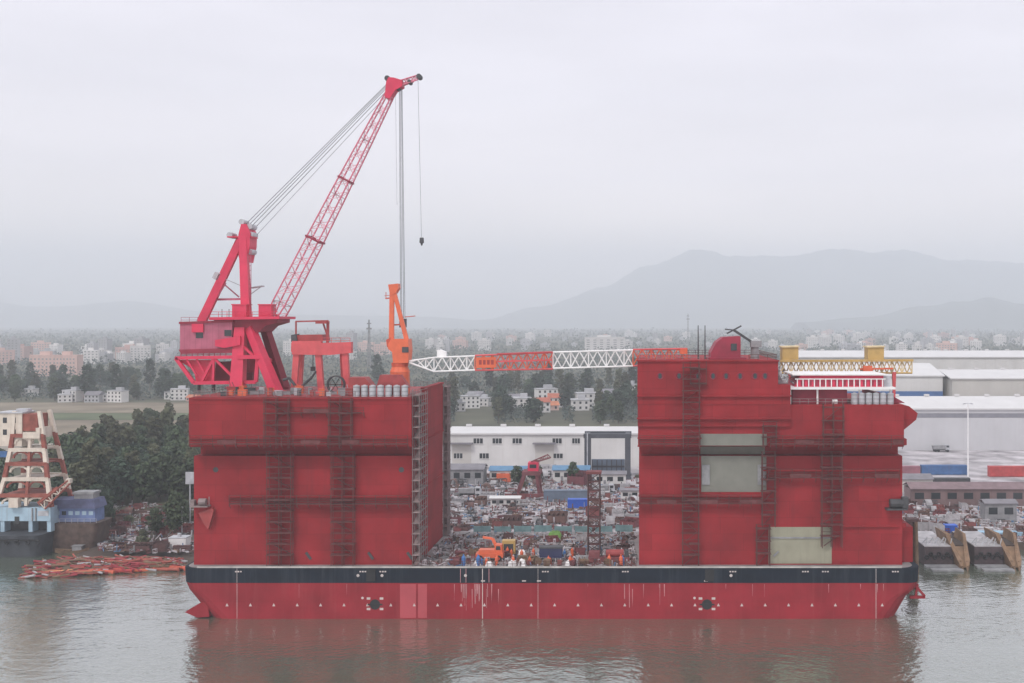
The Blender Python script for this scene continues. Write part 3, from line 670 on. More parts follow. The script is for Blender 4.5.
# ------------------------------------------------------------------ scaffolding tower and machines on the low middle deck
ZD = 10.26
t = thing('lattice_tower', 'rust red lattice tower standing on the low deck between the two towers', 'tower', (at(594, 568, 14).x, 14, ZD))
q = t.location; b = MB(); w = 1.25
b.lattice([(q.x-w, 14-w, ZD), (q.x+w, 14-w, ZD), (q.x+w, 14+w, ZD), (q.x-w, 14+w, ZD)], [(q.x-w, 14-w, 27.2), (q.x+w, 14-w, 27.2), (q.x+w, 14+w, 27.2), (q.x-w, 14+w, 27.2)], 9, .13, .08); b.build('frame', RUST, t)
b = MB()
for i in range(1, 9): b.cbox((q.x, 14, ZD+i*1.9), 2.2, 2.2, .1)
b.build('landing', PLANK, t); b = MB(); b.cbox((q.x, 14, 27.2), 3.2, 3.0, .5); b.build('head_frame', REDP, t)
# orange telescopic loader
YL = 7.0
o = at(490, 560, YL); o.z = ZD
ld = thing('loader_crane', 'orange wheeled crane working on the low deck near the left tower', 'mobile crane', o)
b = MB(); b.cbox((o.x, YL, ZD+.7), 5.6, 2.4, .9); b.cbox((o.x-.6, YL, ZD+1.6), 3.2, 2.2, .7); b.build('chassis', ORANGE, ld)
b = MB(); b.prism([(o.x+.9, ZD+1.6), (o.x+2.7, ZD+1.6), (o.x+2.5, ZD+3.3), (o.x+1.2, ZD+3.4)], YL-1, YL+.9); cab = b.build('cab', ORANGE, ld)
b = MB(); b.prism([(o.x+1.3, ZD+2.3), (o.x+2.35, ZD+2.3), (o.x+2.2, ZD+3.1), (o.x+1.4, ZD+3.1)], YL-1.03, YL-.98); b.build('window', GLASS, cab)
for dx in (-1.9, 1.9):
    for dy in (-1.2, 1.2):
        b = MB(); b.tube((o.x+dx, YL+dy-.25, ZD+.62), (o.x+dx, YL+dy+.25, ZD+.62), .62, 16); wl = b.build('wheel', BLACK, ld)
        b = MB(); b.tube((o.x+dx, YL+dy-.28, ZD+.62), (o.x+dx, YL+dy+.28, ZD+.62), .3, 10); b.build('rim', ORANGED, wl)
b = MB(); b.bar((o.x+1.4, YL+.2, ZD+2.6), (o.x+.5, YL+.2, ZD+4.4), .6, .6); b.bar((o.x+.5, YL+.2, ZD+4.4), (o.x-1.5, YL+.2, ZD+4.7), .45); b.build('boom', ORANGE, ld)
o = at(509, 546, 12); o.z = ZD
b = thing('generator', 'yellow generator box behind the orange wheeled crane', 'generator', o)
m_ = MB(); m_.cbox((o.x, 12, ZD+.4), 2.7, 1.8, 2.8); m_.build('casing', YELLOW, b); m_ = MB(); m_.cbox((o.x, 12, ZD), 3.2, 2.0, .4); m_.build('skid', DGREY, b)
m_ = MB(); m_.box(o.x-1, o.x+1, 11.06, 11.2, ZD+1.0, ZD+2.5); m_.build('grille', DGREY, b)
o = at(551, 560, 6); o.z = ZD
b = thing('work_container', 'dark navy work container on the low deck with pale legs', 'container', o)
m_ = MB(); m_.cbox((o.x, 6, ZD+.9), 4.6, 2.2, 1.9); m_.build('box', M('navy_box', (.025, .03, .085), .6, .2), b)
m_ = MB(); [m_.cbox((o.x+dx, 6, ZD), .25, 2, .9) for dx in (-2, -1, 0, 1, 2)]; m_.build('skid', PALE, b)
m_ = MB(); m_.cbox((o.x, 6, ZD+2.8), 4.9, 2.5, .3); m_.build('lid', DGREY, b)
o = at(609, 562, 5); o.z = ZD
b = thing('winch_skid', 'pinkish red winch skid on the low deck beside the right tower', 'winch', o)
m_ = MB(); m_.cbox((o.x, 5, ZD+.2), 8.4, 2.4, 1.0); m_.cbox((o.x-3, 5, ZD+1.2), 2.2, 2, 1.1); m_.build('frame', REDP, b)
m_ = MB(); m_.tube((o.x-.6, 5, ZD+1.9), (o.x+3, 5, ZD+1.9), .75, 14); m_.build('winch_drum', SALMOND, b)
m_ = MB(); m_.ring((o.x-.7, 5, ZD+1.9), .9, .12, 'Y'); m_.cbox((o.x+3.6, 5, ZD+1.2), .8, 1.8, 1.3); m_.build('guard', DGREY, b)
# teal screens along the rear deck edge
TEAL = M('teal_sheet', (.20, .34, .36), .6, .3, .4)
for i in range(8):
    x = -13+i*4.7
    m_ = MB(); m_.box(x, x+4.0, 35.0, 35.15, ZD+.5, ZD+1.9+R.uniform(-.3, .3)); 
    for dx in (.1, 2, 3.9): m_.box(x+dx-.06, x+dx+.06, 34.85, 34.99, ZD, ZD+2)
    tag(m_.build('deck_screen', TEAL), 'teal screen panel in the row along the far edge of the low deck', 'screen', 'teal screens along the rear deck edge')
TARP = M('green_tarp', (.15, .30, .07), .7, .2, .8)
def heap(w, d_, h, seed, n=14):
    rr_ = random.Random(seed); v, f = [], []
    for j in range(n+1):
        for i in range(n+1):
            x, y = (i/n-.5), (j/n-.5); k = max(0, 1-(abs(2*x)**3+abs(2*y)**3))
            v.append((x*w, y*d_, h*k**.5*(.75+.35*rr_.random())))
    for j in range(n):
        for i in range(n): a = j*(n+1)+i; f.append((a, a+1, a+n+2, a+n+1))
    return MB().add(v, f)
ob = heap(3.4, 2.6, 1.7, 3).build('tarpaulin_heap', TARP, smooth=True); ob.location = (at(555, 533, 30).x, 30, ZD)
tag(ob, 'bright green tarpaulin heap near the far edge of the low deck', 'tarpaulin')
# ------------------------------------------------------------------ reusable yard pieces, each built once at the origin
def p_block():
    b = MB(); b.box(-4, 4, -3, 3, .3, .5); b.box(-4, 4, 2.8, 3, .5, 3.6)
    for x in (-4, -2, 0, 2, 3.85): b.box(x, x+.15, -2.9, 2.79, .51, 3.2-.3*abs(x)/4)
    for y in (-3, -1): b.box(-3.84, 3.84, y, y+.14, .52, 2.4)
    b.box(-3.5, -2.5, -2, 2, 0, .29); b.box(2.5, 3.5, -2, 2, 0, .29); return b
def p_plates():
    b = MB(); z = 0; rr_ = random.Random(4)
    for i in range(6):
        x, y = rr_.uniform(-.5, .5), rr_.uniform(-.5, .5); b.box(x-4, x+4, y-1.8, y+1.8, z, z+.18); z += .26 
        b.box(-3.5, -3.3, -1.5, 1.5, z-.08, z); b.box(3.3, 3.5, -1.5, 1.5, z-.08, z)
    return b
def p_pipes():
    b = MB()
    for i in range(5): b.tube((-5+(i % 2)*.4, i*.72-1.4, .36), (5, i*.72-1.4, .36), .34, 10)
    for i in range(4): b.tube((-5, i*.72-1.04, .98), (4.6+(i % 2)*.4, i*.72-1.04, .98), .34, 10)
    for i in range(3): b.tube((-4.8, i*.72-.68, 1.6), (5, i*.72-.68, 1.6), .34, 10)
    return b
def p_frame():
    b = MB(); b.lattice([(-3, -1.5, .15), (-3, -1.5, 3.2), (-3, 1.5, 3.2), (-3, 1.5, .15)], [(3, -1.5, .15), (3, -1.5, 3.2), (3, 1.5, 3.2), (3, 1.5, .15)], 4, .15, .1); b.box(-3, 3, -1.5, 1.5, 1.6, 1.75); return b
def p_beams():
    b = MB()
    for i in range(4):
        y = i*.7-1.05
        b.box(-5, 5, y-.25, y+.25, 0, .06); b.box(-5, 5, y-.04, y+.04, .061, .55); b.box(-5, 5, y-.25, y+.25, .551, .61)
    for i in range(3):
        y = i*.7-.7
        b.box(-4.6, 5.2, y-.25, y+.25, .62, .68); b.box(-4.6, 5.2, y-.04, y+.04, .681, 1.17); b.box(-4.6, 5.2, y-.25, y+.25, 1.171, 1.23)
    return b
def p_curved():
    b = MB(); n = 9
    pr = [(3.2*math.cos(math.pi*i/n), 3.2*math.sin(math.pi*i/n)+.2) for i in range(n+1)]
    for k in range(n):
        b.bar((pr[k][0], 0, pr[k][1]), (pr[k+1][0], 0, pr[k+1][1]), 4, .18)
    for y in (-1.8, 0, 1.8): b.box(-3.2, 3.2, y-.08, y+.08, .05, .35)
    return b
PROTO = []
def simple(name, fn, mats, cat):
    for mt, colour in mats:
        o = fn().build(name, mt); PROTO.append((o, cat, colour)); 
simple('ship_section', p_block, ((RUST, 'rust brown'), (REDP, 'dark red'), (PALE, 'pale grey')), 'ship section')
simple('plate_stack', p_plates, ((PALE, 'pale grey'), (RUST, 'rust brown')), 'steel plates')
simple('pipe_stack', p_pipes, ((RUST, 'rust brown'), (PALE, 'pale grey')), 'pipes')
simple('steel_cage', p_frame, ((REDP, 'dark red'), (DGREY, 'dark grey'), (PALE, 'pale grey')), 'frame')
simple('beam_stack', p_beams, ((RUST, 'rust brown'), (GREY, 'grey')), 'beams')
simple('hull_shell', p_curved, ((RUST, 'rust brown'), (PALE, 'pale grey')), 'hull plating')
WORDS = {'ship_section': 'ribbed steel ship section', 'plate_stack': 'stack of steel plates', 'pipe_stack': 'stack of steel pipes', 'steel_cage': 'braced steel cage', 'beam_stack': 'stack of steel beams', 'hull_shell': 'arched piece of hull plating'}
used = set()
def scatter(n, xr, yr, zone, sc=(.5, .95), keep=lambda x, y: True, z=2.06, pick=None):
    """put yard pieces on the ground inside a pixel-range surveyed area, spaced apart"""
    done, tries = [], 0
    while len(done) < n and tries < n*30:
        tries += 1
        px, py = R.uniform(*xr), yr[0]+(yr[1]-yr[0])*R.random()
        if not keep(px, py): continue
        p = gnd(px, py, z); s = R.uniform(*sc)
        if any((p-a).length < 5.6*(s+b)*.43 for a, b in done): continue
        done.append((p, s))
        src, cat, colour = R.choice([q for q in PROTO if not pick or q[2] in pick])
        wd = WORDS[src.name.split('.')[0]]
        row = thirds((py-yr[0])/(yr[1]-yr[0]), ('rear', 'middle', 'front')); cl = thirds((px-xr[0])/(xr[1]-xr[0]), ('left', 'centre', 'right') if xr[1]-xr[0] > 70 else ('left', 'right'))
        lab = f'{colour} {wd} {zone}, {row} {cl}'
        a = R.choice((0, .1, -.15, .3, math.pi/2, math.pi/2+.2, -.5)); s = (s*R.uniform(.7, 1.25), s, s*R.uniform(.7, 1.7))
        if src.name in used: o = dup(src, p, a, s)
        else: o = src; used.add(src.name); place(o, p, a, s)
        o['label'] = lab; o['category'] = cat; o['group'] = f'{colour} {wd} {zone}'
scatter(190, (440, 640), (486, 531), 'in the yard between the towers', (.26, .62), lambda x, y: not (522 < x < 590 and 486 < y < 512))
scatter(90, (900, 1030), (506, 541), 'behind the right pontoons', (.26, .58), lambda x, y: not (985 < x and y < 530))
scatter(22, (445, 582), (474, 486), 'in front of the long white shed', (.5, .9))
scatter(64, (98, 188), (508, 552), 'on the left bank beside the vessel', (.28, .6), z=1.75, pick=('rust brown', 'dark red', 'dark grey', 'grey'))
# bits on the low deck
dk = []
for i in range(60):
    src, cat, colour = R.choice(PROTO); s = R.uniform(.16, .38)
    for _ in range(40):
        p = Vector((R.uniform(-12.5, 23.5), R.choice((R.uniform(3, 9), R.uniform(8, 33))), ZD+.01))
        if (abs(p.x-(-4.4)) < 4 and p.y < 14) or (abs(p.x-7.6) < 3.5 and p.y < 9) or abs(p.x-17.5) < 2.8 or (p.x > 14 and p.y < 7.5): continue
        if all((p-a).length > 5.5*(s+b_)*.75 for a, b_ in dk): break
    else: continue
    dk.append((p, s))
    if src.name in used: o = dup(src, p, R.choice((0, .2, 1.57, -.3)), s)
    else: o = src; used.add(src.name); place(o, p, .1, s)
    wd = WORDS[src.name.split('.')[0]]; o['label'] = f"small {colour} {wd} on the low deck, {thirds(p.y/36, ('front', 'middle', 'rear'))} {thirds((p.x+13)/37, ('left', 'left of centre', 'right of centre', 'right'))}"; o['category'] = cat; o['group'] = f'small {colour} {wd} on the low deck'
for src, cat, colour in PROTO:
    if src.name not in used: bpy.data.objects.remove(src)
# loose offcuts and rubbish that nobody could count
BITS = [M('pale_litter', (.50, .465, .49), .7, .25, .5), RUST, DGREY, REDP, PALE, GREY, M('faded_blue', (.10, .20, .34), .7, .3), TIMBER]
def debris(name, label, n, xr, yr, z, smax, keep=None, deck=None):
    b = MB(); r = random.Random(len(name)+n)
    for i in range(n):
        if deck: p = Vector((r.uniform(*deck[0]), r.uniform(*deck[1])**1.0, ZD+.01))
        else: p = gnd(r.uniform(*xr), r.uniform(*yr), z)
        L = r.uniform(.25, smax)*(1 if r.random() < .8 else 2.2); a = r.uniform(0, math.pi); m = r.choice((0, 0, 0, 0, 0, 1, 1, 1, 2, 2, 3, 3, 4, 5, 5, 6, 7))
        k = r.random()
        if k < .45: h = r.uniform(.1, .5*smax); q = p+Vector((math.cos(a)*L, math.sin(a)*L, 0)); b.bar((p.x, p.y, p.z+h/2), (q.x, q.y, p.z+h/2), r.uniform(.2, .9)*smax*.6, h, m)
        elif k < .75: b.tube((p.x-L*math.cos(a), p.y-L*math.sin(a), p.z+.15), (p.x+L*math.cos(a), p.y+L*math.sin(a), p.z+.15+r.uniform(0, .6)), r.uniform(.06, .16), 5, m=m)
        elif k < .9: b.tube(p, (p.x+r.uniform(-.2, .2), p.y, p.z+r.uniform(.5, 1.8)*smax*.8), r.uniform(.06, .22), 6, m=m)
        else: b.lattice([(p.x-L/2, p.y-.4, p.z), (p.x-L/2, p.y+.4, p.z), (p.x-L/2, p.y+.4, p.z+.9), (p.x-L/2, p.y-.4, p.z+.9)], [(p.x+L/2, p.y-.4, p.z), (p.x+L/2, p.y+.4, p.z), (p.x+L/2, p.y+.4, p.z+.9), (p.x+L/2, p.y-.4, p.z+.9)], 2, .06, .04, m, k=3)
    o = b.build(name, BITS); o['kind'] = 'stuff'; tag(o, label, 'scrap'); return o
debris('yard_offcuts', 'steel offcuts and rubbish strewn over the yard between the towers', 2600, (440, 642), (478, 531), 2.06, 1.5)
debris('quay_offcuts', 'steel offcuts and rubbish strewn behind the right pontoons', 1700, (900, 1030), (500, 543), 2.06, 1.4)
debris('bank_scrap', 'dark scrap and rubbish strewn along the left bank', 900, (100, 192), (505, 553), 1.85, 1.3)
debris('deck_offcuts', 'offcuts, hoses and rubbish strewn over the low deck', 1300, None, None, ZD, .8, deck=((-18.5, 24.6), (1.2, 34)))
# small goods on the low deck: bottles, sacks, crates in bright colours
GO = (('gas_bottle', 'gas bottle', M('bottle_blue', (.05, .16, .4), .5), 'blue'), ('gas_bottle', 'gas bottle', ORANGE, 'orange'), ('white_sack', 'sack', WHITE, 'white'), ('supply_crate', 'crate', REDP, 'red'), ('supply_crate', 'crate', TIMBER, 'brown wooden'), ('cable_drum', 'cable drum', TIMBER, 'brown'))
gp = []
for nm, cat, mt, colr in GO:
    b = MB()
    if nm == 'gas_bottle': b.tube((0, 0, 0), (0, 0, 1.3), .3, 10); b.tube((0, 0, 1.3), (0, 0, 1.55), .3, 10, .1); b.tube((0, 0, 1.55), (0, 0, 1.75), .1, 8)
    elif nm == 'white_sack': b = heap(1.6, 1.3, 1.1, 8, 6)
    elif nm == 'supply_crate': b.cbox((0, 0, .12), 1.5, 1.1, .9); [b.cbox((dx, 0, 0), .15, 1.0, .119) for dx in (-.6, 0, .6)]; [b.box(-.77, .77, -.58, .58, zz, zz+.1) for zz in (.2, .8)]
    else: b.tube((0, -.5, .8), (0, -.42, .8), .8, 16); b.tube((0, .42, .8), (0, .5, .8), .8, 16); b.tube((0, -.42, .8), (0, .42, .8), .45, 12)
    gp.append((b.build(nm, mt), cat, colr, []))
for i in range(64):
    o, cat, colr, pl = R.choice(gp); p = (R.uniform(-13, 24), R.uniform(1.6, 3.0) if i % 2 else R.uniform(2.4, 12), ZD+.005)
    if p[0] > 13 and p[1] > 2.6: continue
    if not pl: place(o, p, R.uniform(0, 3)); r = o
    else: r = dup(o, p, R.uniform(0, 3), R.uniform(.8, 1.3))
    pl.append(p); r['label'] = f"{colr} {cat} on the low deck, {thirds((p[0]+13)/37, ('next to the left tower', 'near the orange crane', 'left of the middle', 'right of the middle', 'near the lattice tower', 'next to the right tower'))}{', front row' if p[1] < 3 else ', farther back'}"; r['category'] = cat; r['group'] = f'{colr} {cat}s on the low deck'
for o, cat, colr, pl in gp:
    if not pl: bpy.data.objects.remove(o)
# ------------------------------------------------------------------ containers, huts, portal frame in the yard
def container(label, _c, px0, px1, ytop, ybase, mt, group=None, dz=2.06):
    a, z = gnd(px0, ybase, dz), gnd(px1, ybase, dz); d_ = a.y-CAMY; h = (ybase-ytop)*d_/FPX*.96
    t = thing('shipping_container', label, 'container', ((a.x+z.x)/2, a.y+1.3, dz), group)
    b = MB(); b.box(a.x, z.x, a.y, a.y+2.6, dz+.15, dz+h)
    n = int((z.x-a.x)/.5)
    for i in range(n): x = a.x+.3+i*(z.x-a.x-.4)/n; b.box(x, x+.22, a.y-.06, a.y, dz+.4, dz+h-.3)
    b.build('box', mt, t)
    b = MB(); [b.box(x-.12, x+.12, a.y-.1, a.y+2.7, dz, dz+h+.04) for x in (a.x, z.x)]; b.box(a.x+.13, z.x-.13, a.y-.1, a.y+.0-.062, dz+h-.28, dz+h); b.build('frame', mt, t)
    return t
BLUEC = M('container_blue', (.05, .13, .30), .6, .2, .5, streak=.3); BLUEB = M('bright_blue', (.03, .11, .50), .5, .15, .5); REDC = M('container_red', (.45, .06, .06), .6, .2, .5, streak=.3)
GBLUE = M('grey_blue', (.14, .18, .24), .6, .2, .4)
container('grey blue long container in the yard between the towers', 0, 544, 587, 490, 502, GBLUE)
container('bright blue container in front of the grey blue one', 0, 568, 588, 499, 508.5, BLUEB)
container('blue container in front of the big sheds, left of the lamp post', 0, 922, 967, 465, 475, BLUEC)
container('dull mauve container at the left end of the blue one', 0, 900, 920, 466, 475, M('mauve', (.3, .13, .16), .7, .2))
container('red container right of the lamp post', 0, 990, 1046, 466, 477, REDC)
container('black low container under the blue one', 0, 935, 970, 478, 485.5, DGREY)
container('small bright blue box above the pontoons', 0, 946, 957, 525, 534, BLUEB)
def hut(label, px, ybase, w, h, wall, roofm, dep=5, dz=2.06, wn=3, group=None):
    p = gnd(px, ybase, dz); t = thing('site_hut', label, 'hut', p, group)
    b = MB(); b.box(p.x-w/2, p.x+w/2, p.y, p.y+dep, dz, dz+h); b.build('wall', wall, t)
    b = MB()
    q = [(p.y-.5, dz+h+.01), (p.y+dep/2, dz+h+dep*.16), (p.y+dep+.5, dz+h+.01), (p.y+dep+.5, dz+h+.2), (p.y+dep/2, dz+h+dep*.16+.25), (p.y-.5, dz+h+.2)]
    n = len(q); v = [(p.x-w/2-.4, a, c_) for a, c_ in q]+[(p.x+w/2+.4, a, c_) for a, c_ in q]
    b.add(v, [tuple(range(n)), tuple(range(2*n-1, n-1, -1))]+[(i, (i+1) % n, n+(i+1) % n, n+i) for i in range(n)]); b.build('roof', roofm, t)
    for i in range(wn):
        x = p.x-w/2+w*(i+.5)/wn
        b = MB(); b.box(x-w/wn*.28, x+w/wn*.28, p.y-.05, p.y+.05, dz+h*.42, dz+h*.8); b.build('window', GLASS, t)
    b = MB(); x = p.x-w/2+w/wn; b.box(x-.45, x+.45, p.y-.06, p.y+.05, dz+.02, dz+min(2.1, h*.8)); b.build('door', GREY, t)
    return t
ROOFB = M('blue_roof', (.10, .22, .36), .6, .2, .3); ROOFG = M('grey_roof', (.20, .19, .21), .7, .2, .3); WALLW = M('shed_wall', (.62, .61, .60), .7, .08, .1, streak=.25, dirt=(.42, .38, .34)); WALLB = M('shed_wall_beige', (.52, .50, .47), .7, .06, .1); ROOFW = M('shed_roof', (.60, .59, .59), .5, .05, .1)
hut('long hut with a dull blue roof left of the red portal frame', 512, 482, 16, 4.0, WALLW, ROOFB, 7, wn=5)
hut('long hut with a dull blue roof right of the red portal frame', 571, 482, 13, 4.2, WALLW, ROOFB, 7, wn=4)
hut('dark grey roofed hut nearest the stair trunk in the yard', 462, 484, 15, 5, GREY, ROOFG, 9, wn=4)
hut('white site hut left of the grey blue container', 505, 507, 9, 2.6, WALLW, ROOFW, 3, wn=4)
hut('white site hut behind the rust red lattice tower', 610, 486, 11, 4, WALLW, ROOFG, 5, wn=3)
hut('small white site hut close to the right tower in the yard', 630, 500, 6, 3, WALLW, ROOFG, 3, wn=2)
BROWN = M('brown_sheet', (.18, .12, .12), .8, .2, .2, streak=.4)
hut('long brown shed under a pale roof edge at the right', 985, 506, 46, 5.2, BROWN, M('brown_roof', (.20, .14, .15), .8, .2), 9, wn=9)
hut('dark grey hut in front of the long brown shed', 1001, 522, 9, 5.2, GREY, ROOFG, 5, wn=2)
hut('low grey shed roof left of the long brown shed', 912, 492, 14, 4.2, WALLB, ROOFG, 8, wn=3)
def crate_thing(name, label, cat, px, yb, w, h, mt, dep=3):
    p = gnd(px, yb, 2.06); b = MB(); b.cbox((p.x, p.y+dep/2, 2.16), w, dep, h); 
    for dx in (-.4, 0, .4): b.cbox((p.x+dx*w, p.y+dep/2, 2.06), .2, dep-.1, .099); b.cbox((p.x+dx*w, p.y-.04, 2.2), .15, .07, h-.1)
    tag(b.build(name, mt), label, cat)
crate_thing('orange_bin', 'orange steel bin in front of the long white shed', 'bin', 503.5, 482.5, 5, 3, ORANGE)
crate_thing('blue_pallet', 'pale blue covered pallet right of the bright blue box', 'pallet', 975, 536.5, 9, 1.0, M('pale_blue', (.28, .45, .58), .6, .15))
crate_thing('blue_pallet', 'pale blue covered pallet at the right edge over the pontoons', 'pallet', 1008, 537.5, 8, 1.2, M('pale_blue_cover', (.28, .45, .58), .6, .15))
# dark portal (boat lift) at the shed door
p = gnd(608, 479, 2.06); X0, X1, top = p.x-8.6, p.x+8.2, 18.6
t = thing('boat_lift', 'dark grey travelling portal lift in front of the long white shed', 'portal lift', p)
DG = M('lift_grey', (.065, .07, .085), .6, .2, .4)
for x in (X0+1, X1-1):
    for y in (p.y, p.y+9):
        b = MB(); b.bar((x, y, 2.5), (x, y, top-1.6), 2.0, 1.6); b.cbox((x, y, 2.06), 2.6, 3.4, .9); b.build('leg', DG, t)
b = MB()
for y in (p.y, p.y+9): b.box(X0-.3, X1+.3, y-.85, y+.85, top-1.58, top)
b.box(X0+.2, X0+1.8, p.y+.9, p.y+8.1, top-1.4, top-.2); b.box(X1-1.8, X1-.2, p.y+.9, p.y+8.1, top-1.4, top-.2); b.build('top_beam', DG, t)
b = MB(); b.box(X0+2.2, X1-2.2, p.y+8.4, p.y+9.4, 2.6, 8.2); b.build('lower_panel', GBLUE, t)
b = MB(); b.box(X0+2.2, X1-2.2, p.y+8.1, p.y+8.38, 5.2, 5.9); [b.box(X0+2.4+i*1.8, X0+2.7+i*1.8, p.y+8.1, p.y+8.38, 2.6, 8.0) for i in range(7)]; b.build('panel_rib', DG, t)
b = MB(); b.box(X0+.9, X0+1.3, p.y-1.2, p.y-1.0, 4, top+.2); b.build('ladder', LGREY, t)
# red portal crane foot in the yard
p = gnd(533, 497, 2.06); w = 5.5
t = thing('yard_crane_base', 'red portal crane base in the yard between the towers', 'crane', p)
for dx in (-w, w*.4):
    for dy in (0, 6):
        b = MB(); b.bar((p.x+dx, p.y+dy, 2.07), (p.x+dx*.55, p.y+dy, 9.2), 1.0); b.build('leg', REDP, t)
b = MB(); b.box(p.x-3.6, p.x+2.4, p.y-.6, p.y+6.6, 9.2, 10.4); b.build('platform', REDP, t)
b = MB(); b.box(p.x-1.8, p.x+1.6, p.y+1, p.y+5, 10.42, 13.2); cb = b.build('cabin', CRANE, t); b = MB(); b.box(p.x-1.2, p.x+1, p.y+.92, p.y+1.05, 11.4, 12.6); b.build('window', GLASS, cb)
b = MB(); b.lattice([(p.x-1, p.y+2, 13.2), (p.x+1, p.y+2, 13.2), (p.x+1, p.y+4, 13.2), (p.x-1, p.y+4, 13.2)], [(p.x+4.6, p.y+2.4, 15.6), (p.x+5.6, p.y+2.4, 14.6), (p.x+5.6, p.y+3.6, 14.6), (p.x+4.6, p.y+3.6, 15.6)], 4, .16, .1); b.build('jib', REDP, t)
b = MB(); b.box(p.x-9, p.x+11, p.y-2.5, p.y-1.5, 2.3, 3.4); b.box(p.x-9, p.x-8, p.y-2.4, p.y-1.6, 2.06, 2.29); b.box(p.x+10, p.x+11, p.y-2.4, p.y-1.6, 2.06, 2.29); tag(b.build('red_girder', REDP), 'long red girder lying before the red portal crane base', 'girder')
# ------------------------------------------------------------------ big sheds
def shed(label, x0, x1, yfront, dep, eave, ridge, wall, roof, stripe=None, band=None, dz=2.0, ribs=True):
    """long shed, roof slopes up away from the viewer"""
    t = thing('factory_shed', label, 'shed', ((x0+x1)/2, yfront, dz))
    b = MB(); b.box(x0, x1, yfront, yfront+dep, dz, eave); b.build('wall', wall, t)
    b = MB(); q = [(yfront-.8, eave+.01), (yfront+dep/2, ridge), (yfront+dep+.8, eave+.01), (yfront+dep+.8, eave+.35), (yfront+dep/2, ridge+.5), (yfront-.8, eave+.6)]
    n = len(q); v = [(x0-1, a, c_) for a, c_ in q]+[(x1+1, a, c_) for a, c_ in q]
    b.add(v, [tuple(range(n)), tuple(range(2*n-1, n-1, -1))]+[(i, (i+1) % n, n+(i+1) % n, n+i) for i in range(n)]); rf = b.build('roof', roof, t)
    b = MB(); i = x0+6
    while i < x1-4: b.cbox((i, yfront+dep/2, ridge+.5), 2.2, 1.6, .9); i += 14
    b.build('roof_vent', roof, rf)
    if stripe: b = MB(); b.box(x0-.05, x1+.05, yfront-.07, yfront+.1, *stripe[0]); b.build('stripe', stripe[1], t)
    if band: b = MB(); b.box(x0-.04, x1+.04, yfront-.10, yfront+.1, *band[0]); b.build('eaves_shade_band', band[1], t)  # dark strip on the wall, painted in place of the eaves shadow
    if ribs:
        b = MB(); i = x0+.5
        while i < x1: b.box(i, i+.12, yfront-.05, yfront+.02, dz+.1, eave-.2); i += 3.0
        b.build('wall_ribs', wall, t)
    return t
ws = shed('long white shed behind the yard between the towers', -50, 49, 215, 26, 14.9, 16.4, WALLW, ROOFW)
sx = .395
for px, py, w, h in ((478, 441, 3.6, 2.0), (497, 441, 3.6, 2.0), (517, 441, 3.6, 2.0), (557, 441, 3.6, 2.0), (484, 456, 3.6, 2.0), (558, 456, 3.6, 1.8), (576, 441, 3, 2), (458, 456, 3.4, 2)):
    x, z = CAMX+(px-640)*sx, CAMH-(py-HY)*sx; b = MB(); b.box(x-w/2, x+w/2, 214.86, 215.1, z-h/2, z+h/2); wn = b.build('window', GLASS, ws)
    b = MB()
    for k in (-.17, .17): b.box(x+k*w-.08, x+k*w+.08, 214.8, 214.85, z-h/2, z+h/2)
    b.box(x-w/2-.15, x+w/2+.15, 214.72, 214.97, z-h/2-.25, z-h/2-.03); b.build('frame', WALLW, wn)
for px0, px1, py in ((450, 473, 443.5), (533, 556, 443.5)):
    x0, x1, z = CAMX+(px0-640)*sx, CAMX+(px1-640)*sx, CAMH-(py-HY)*sx; b = MB(); b.box(x0, x1, 212.4, 214.95, z-.1, z+.35); b.build('canopy', ROOFG, ws)
    b = MB(); b.box(x0+.8, x1-.8, 214.9, 215.08, 2.05, z-.6); b.build('door', WALLB, ws)
EAVE_SHADE = M('eaves_shade_grey', (.22, .22, .25), .7, .1); BLS = M('stripe_blue', (.06, .14, .33), .6, .1)  # the grey is the painted eaves shadow, the blue a real stripe
shed('pale grey shed with a painted shade band under its eaves, nearest on the right', 97, 300, 272, 40, 20.2, 24.4, M('shed_grey', (.52, .52, .54), .7, .06, .08, streak=.2, dirt=(.4, .38, .36)), ROOFW, band=((16.6, 18.6), EAVE_SHADE))
shed('beige shed with white roof edge behind the grey shed', 186, 376, 345, 50, 30.0, 33.5, WALLB, ROOFW)
shed('white shed with a blue stripe, left of the beige shed', 104, 183, 352, 60, 31.0, 36.5, WALLW, ROOFW, stripe=((20.0, 23.4), BLS))
shed('long white roofed shed farthest back on the right', 130, 500, 500, 60, 36, 39.5, WALLW, ROOFW)
# tall lamp post, and one at the left bank
def lamp_post(label, p, h, arms=2):
    t = thing('lamp_post', label, 'lamp post', p)
    b = MB(); b.tube((p.x, p.y, p.z), (p.x, p.y, p.z+h), .32, 8, .2); b.cbox(p, .9, .9, .5); b.build('pole', WHITE, t)
    b = MB(); b.bar((p.x-1.5, p.y, p.z+h), (p.x+1.5, p.y, p.z+h), .25); [b.cbox((p.x+dx, p.y, p.z+h-.3), .9, .5, .28) for dx in (-1.4, 1.4)]; b.build('lamp_head', LGREY, t)
lamp_post('tall white lamp post before the grey shed at the right', gnd(968, 479, 2.05), 27.6)
p = gnd(190, 528, 1.6); t = thing('signboard', 'pale grey signboard on a tall post beside the left tower', 'sign', p)
b = MB(); b.tube(p, (p.x, p.y, 17.2), .2, 8); b.build('post', LGREY, t); b = MB(); b.box(p.x-1.1, p.x+1.1, p.y-.3, p.y-.21, 14.0, 17.2); b.box(p.x-1.2, p.x+1.2, p.y-.2, p.y+.2, 13.9, 17.3); b.build('panel', LGREY, t)
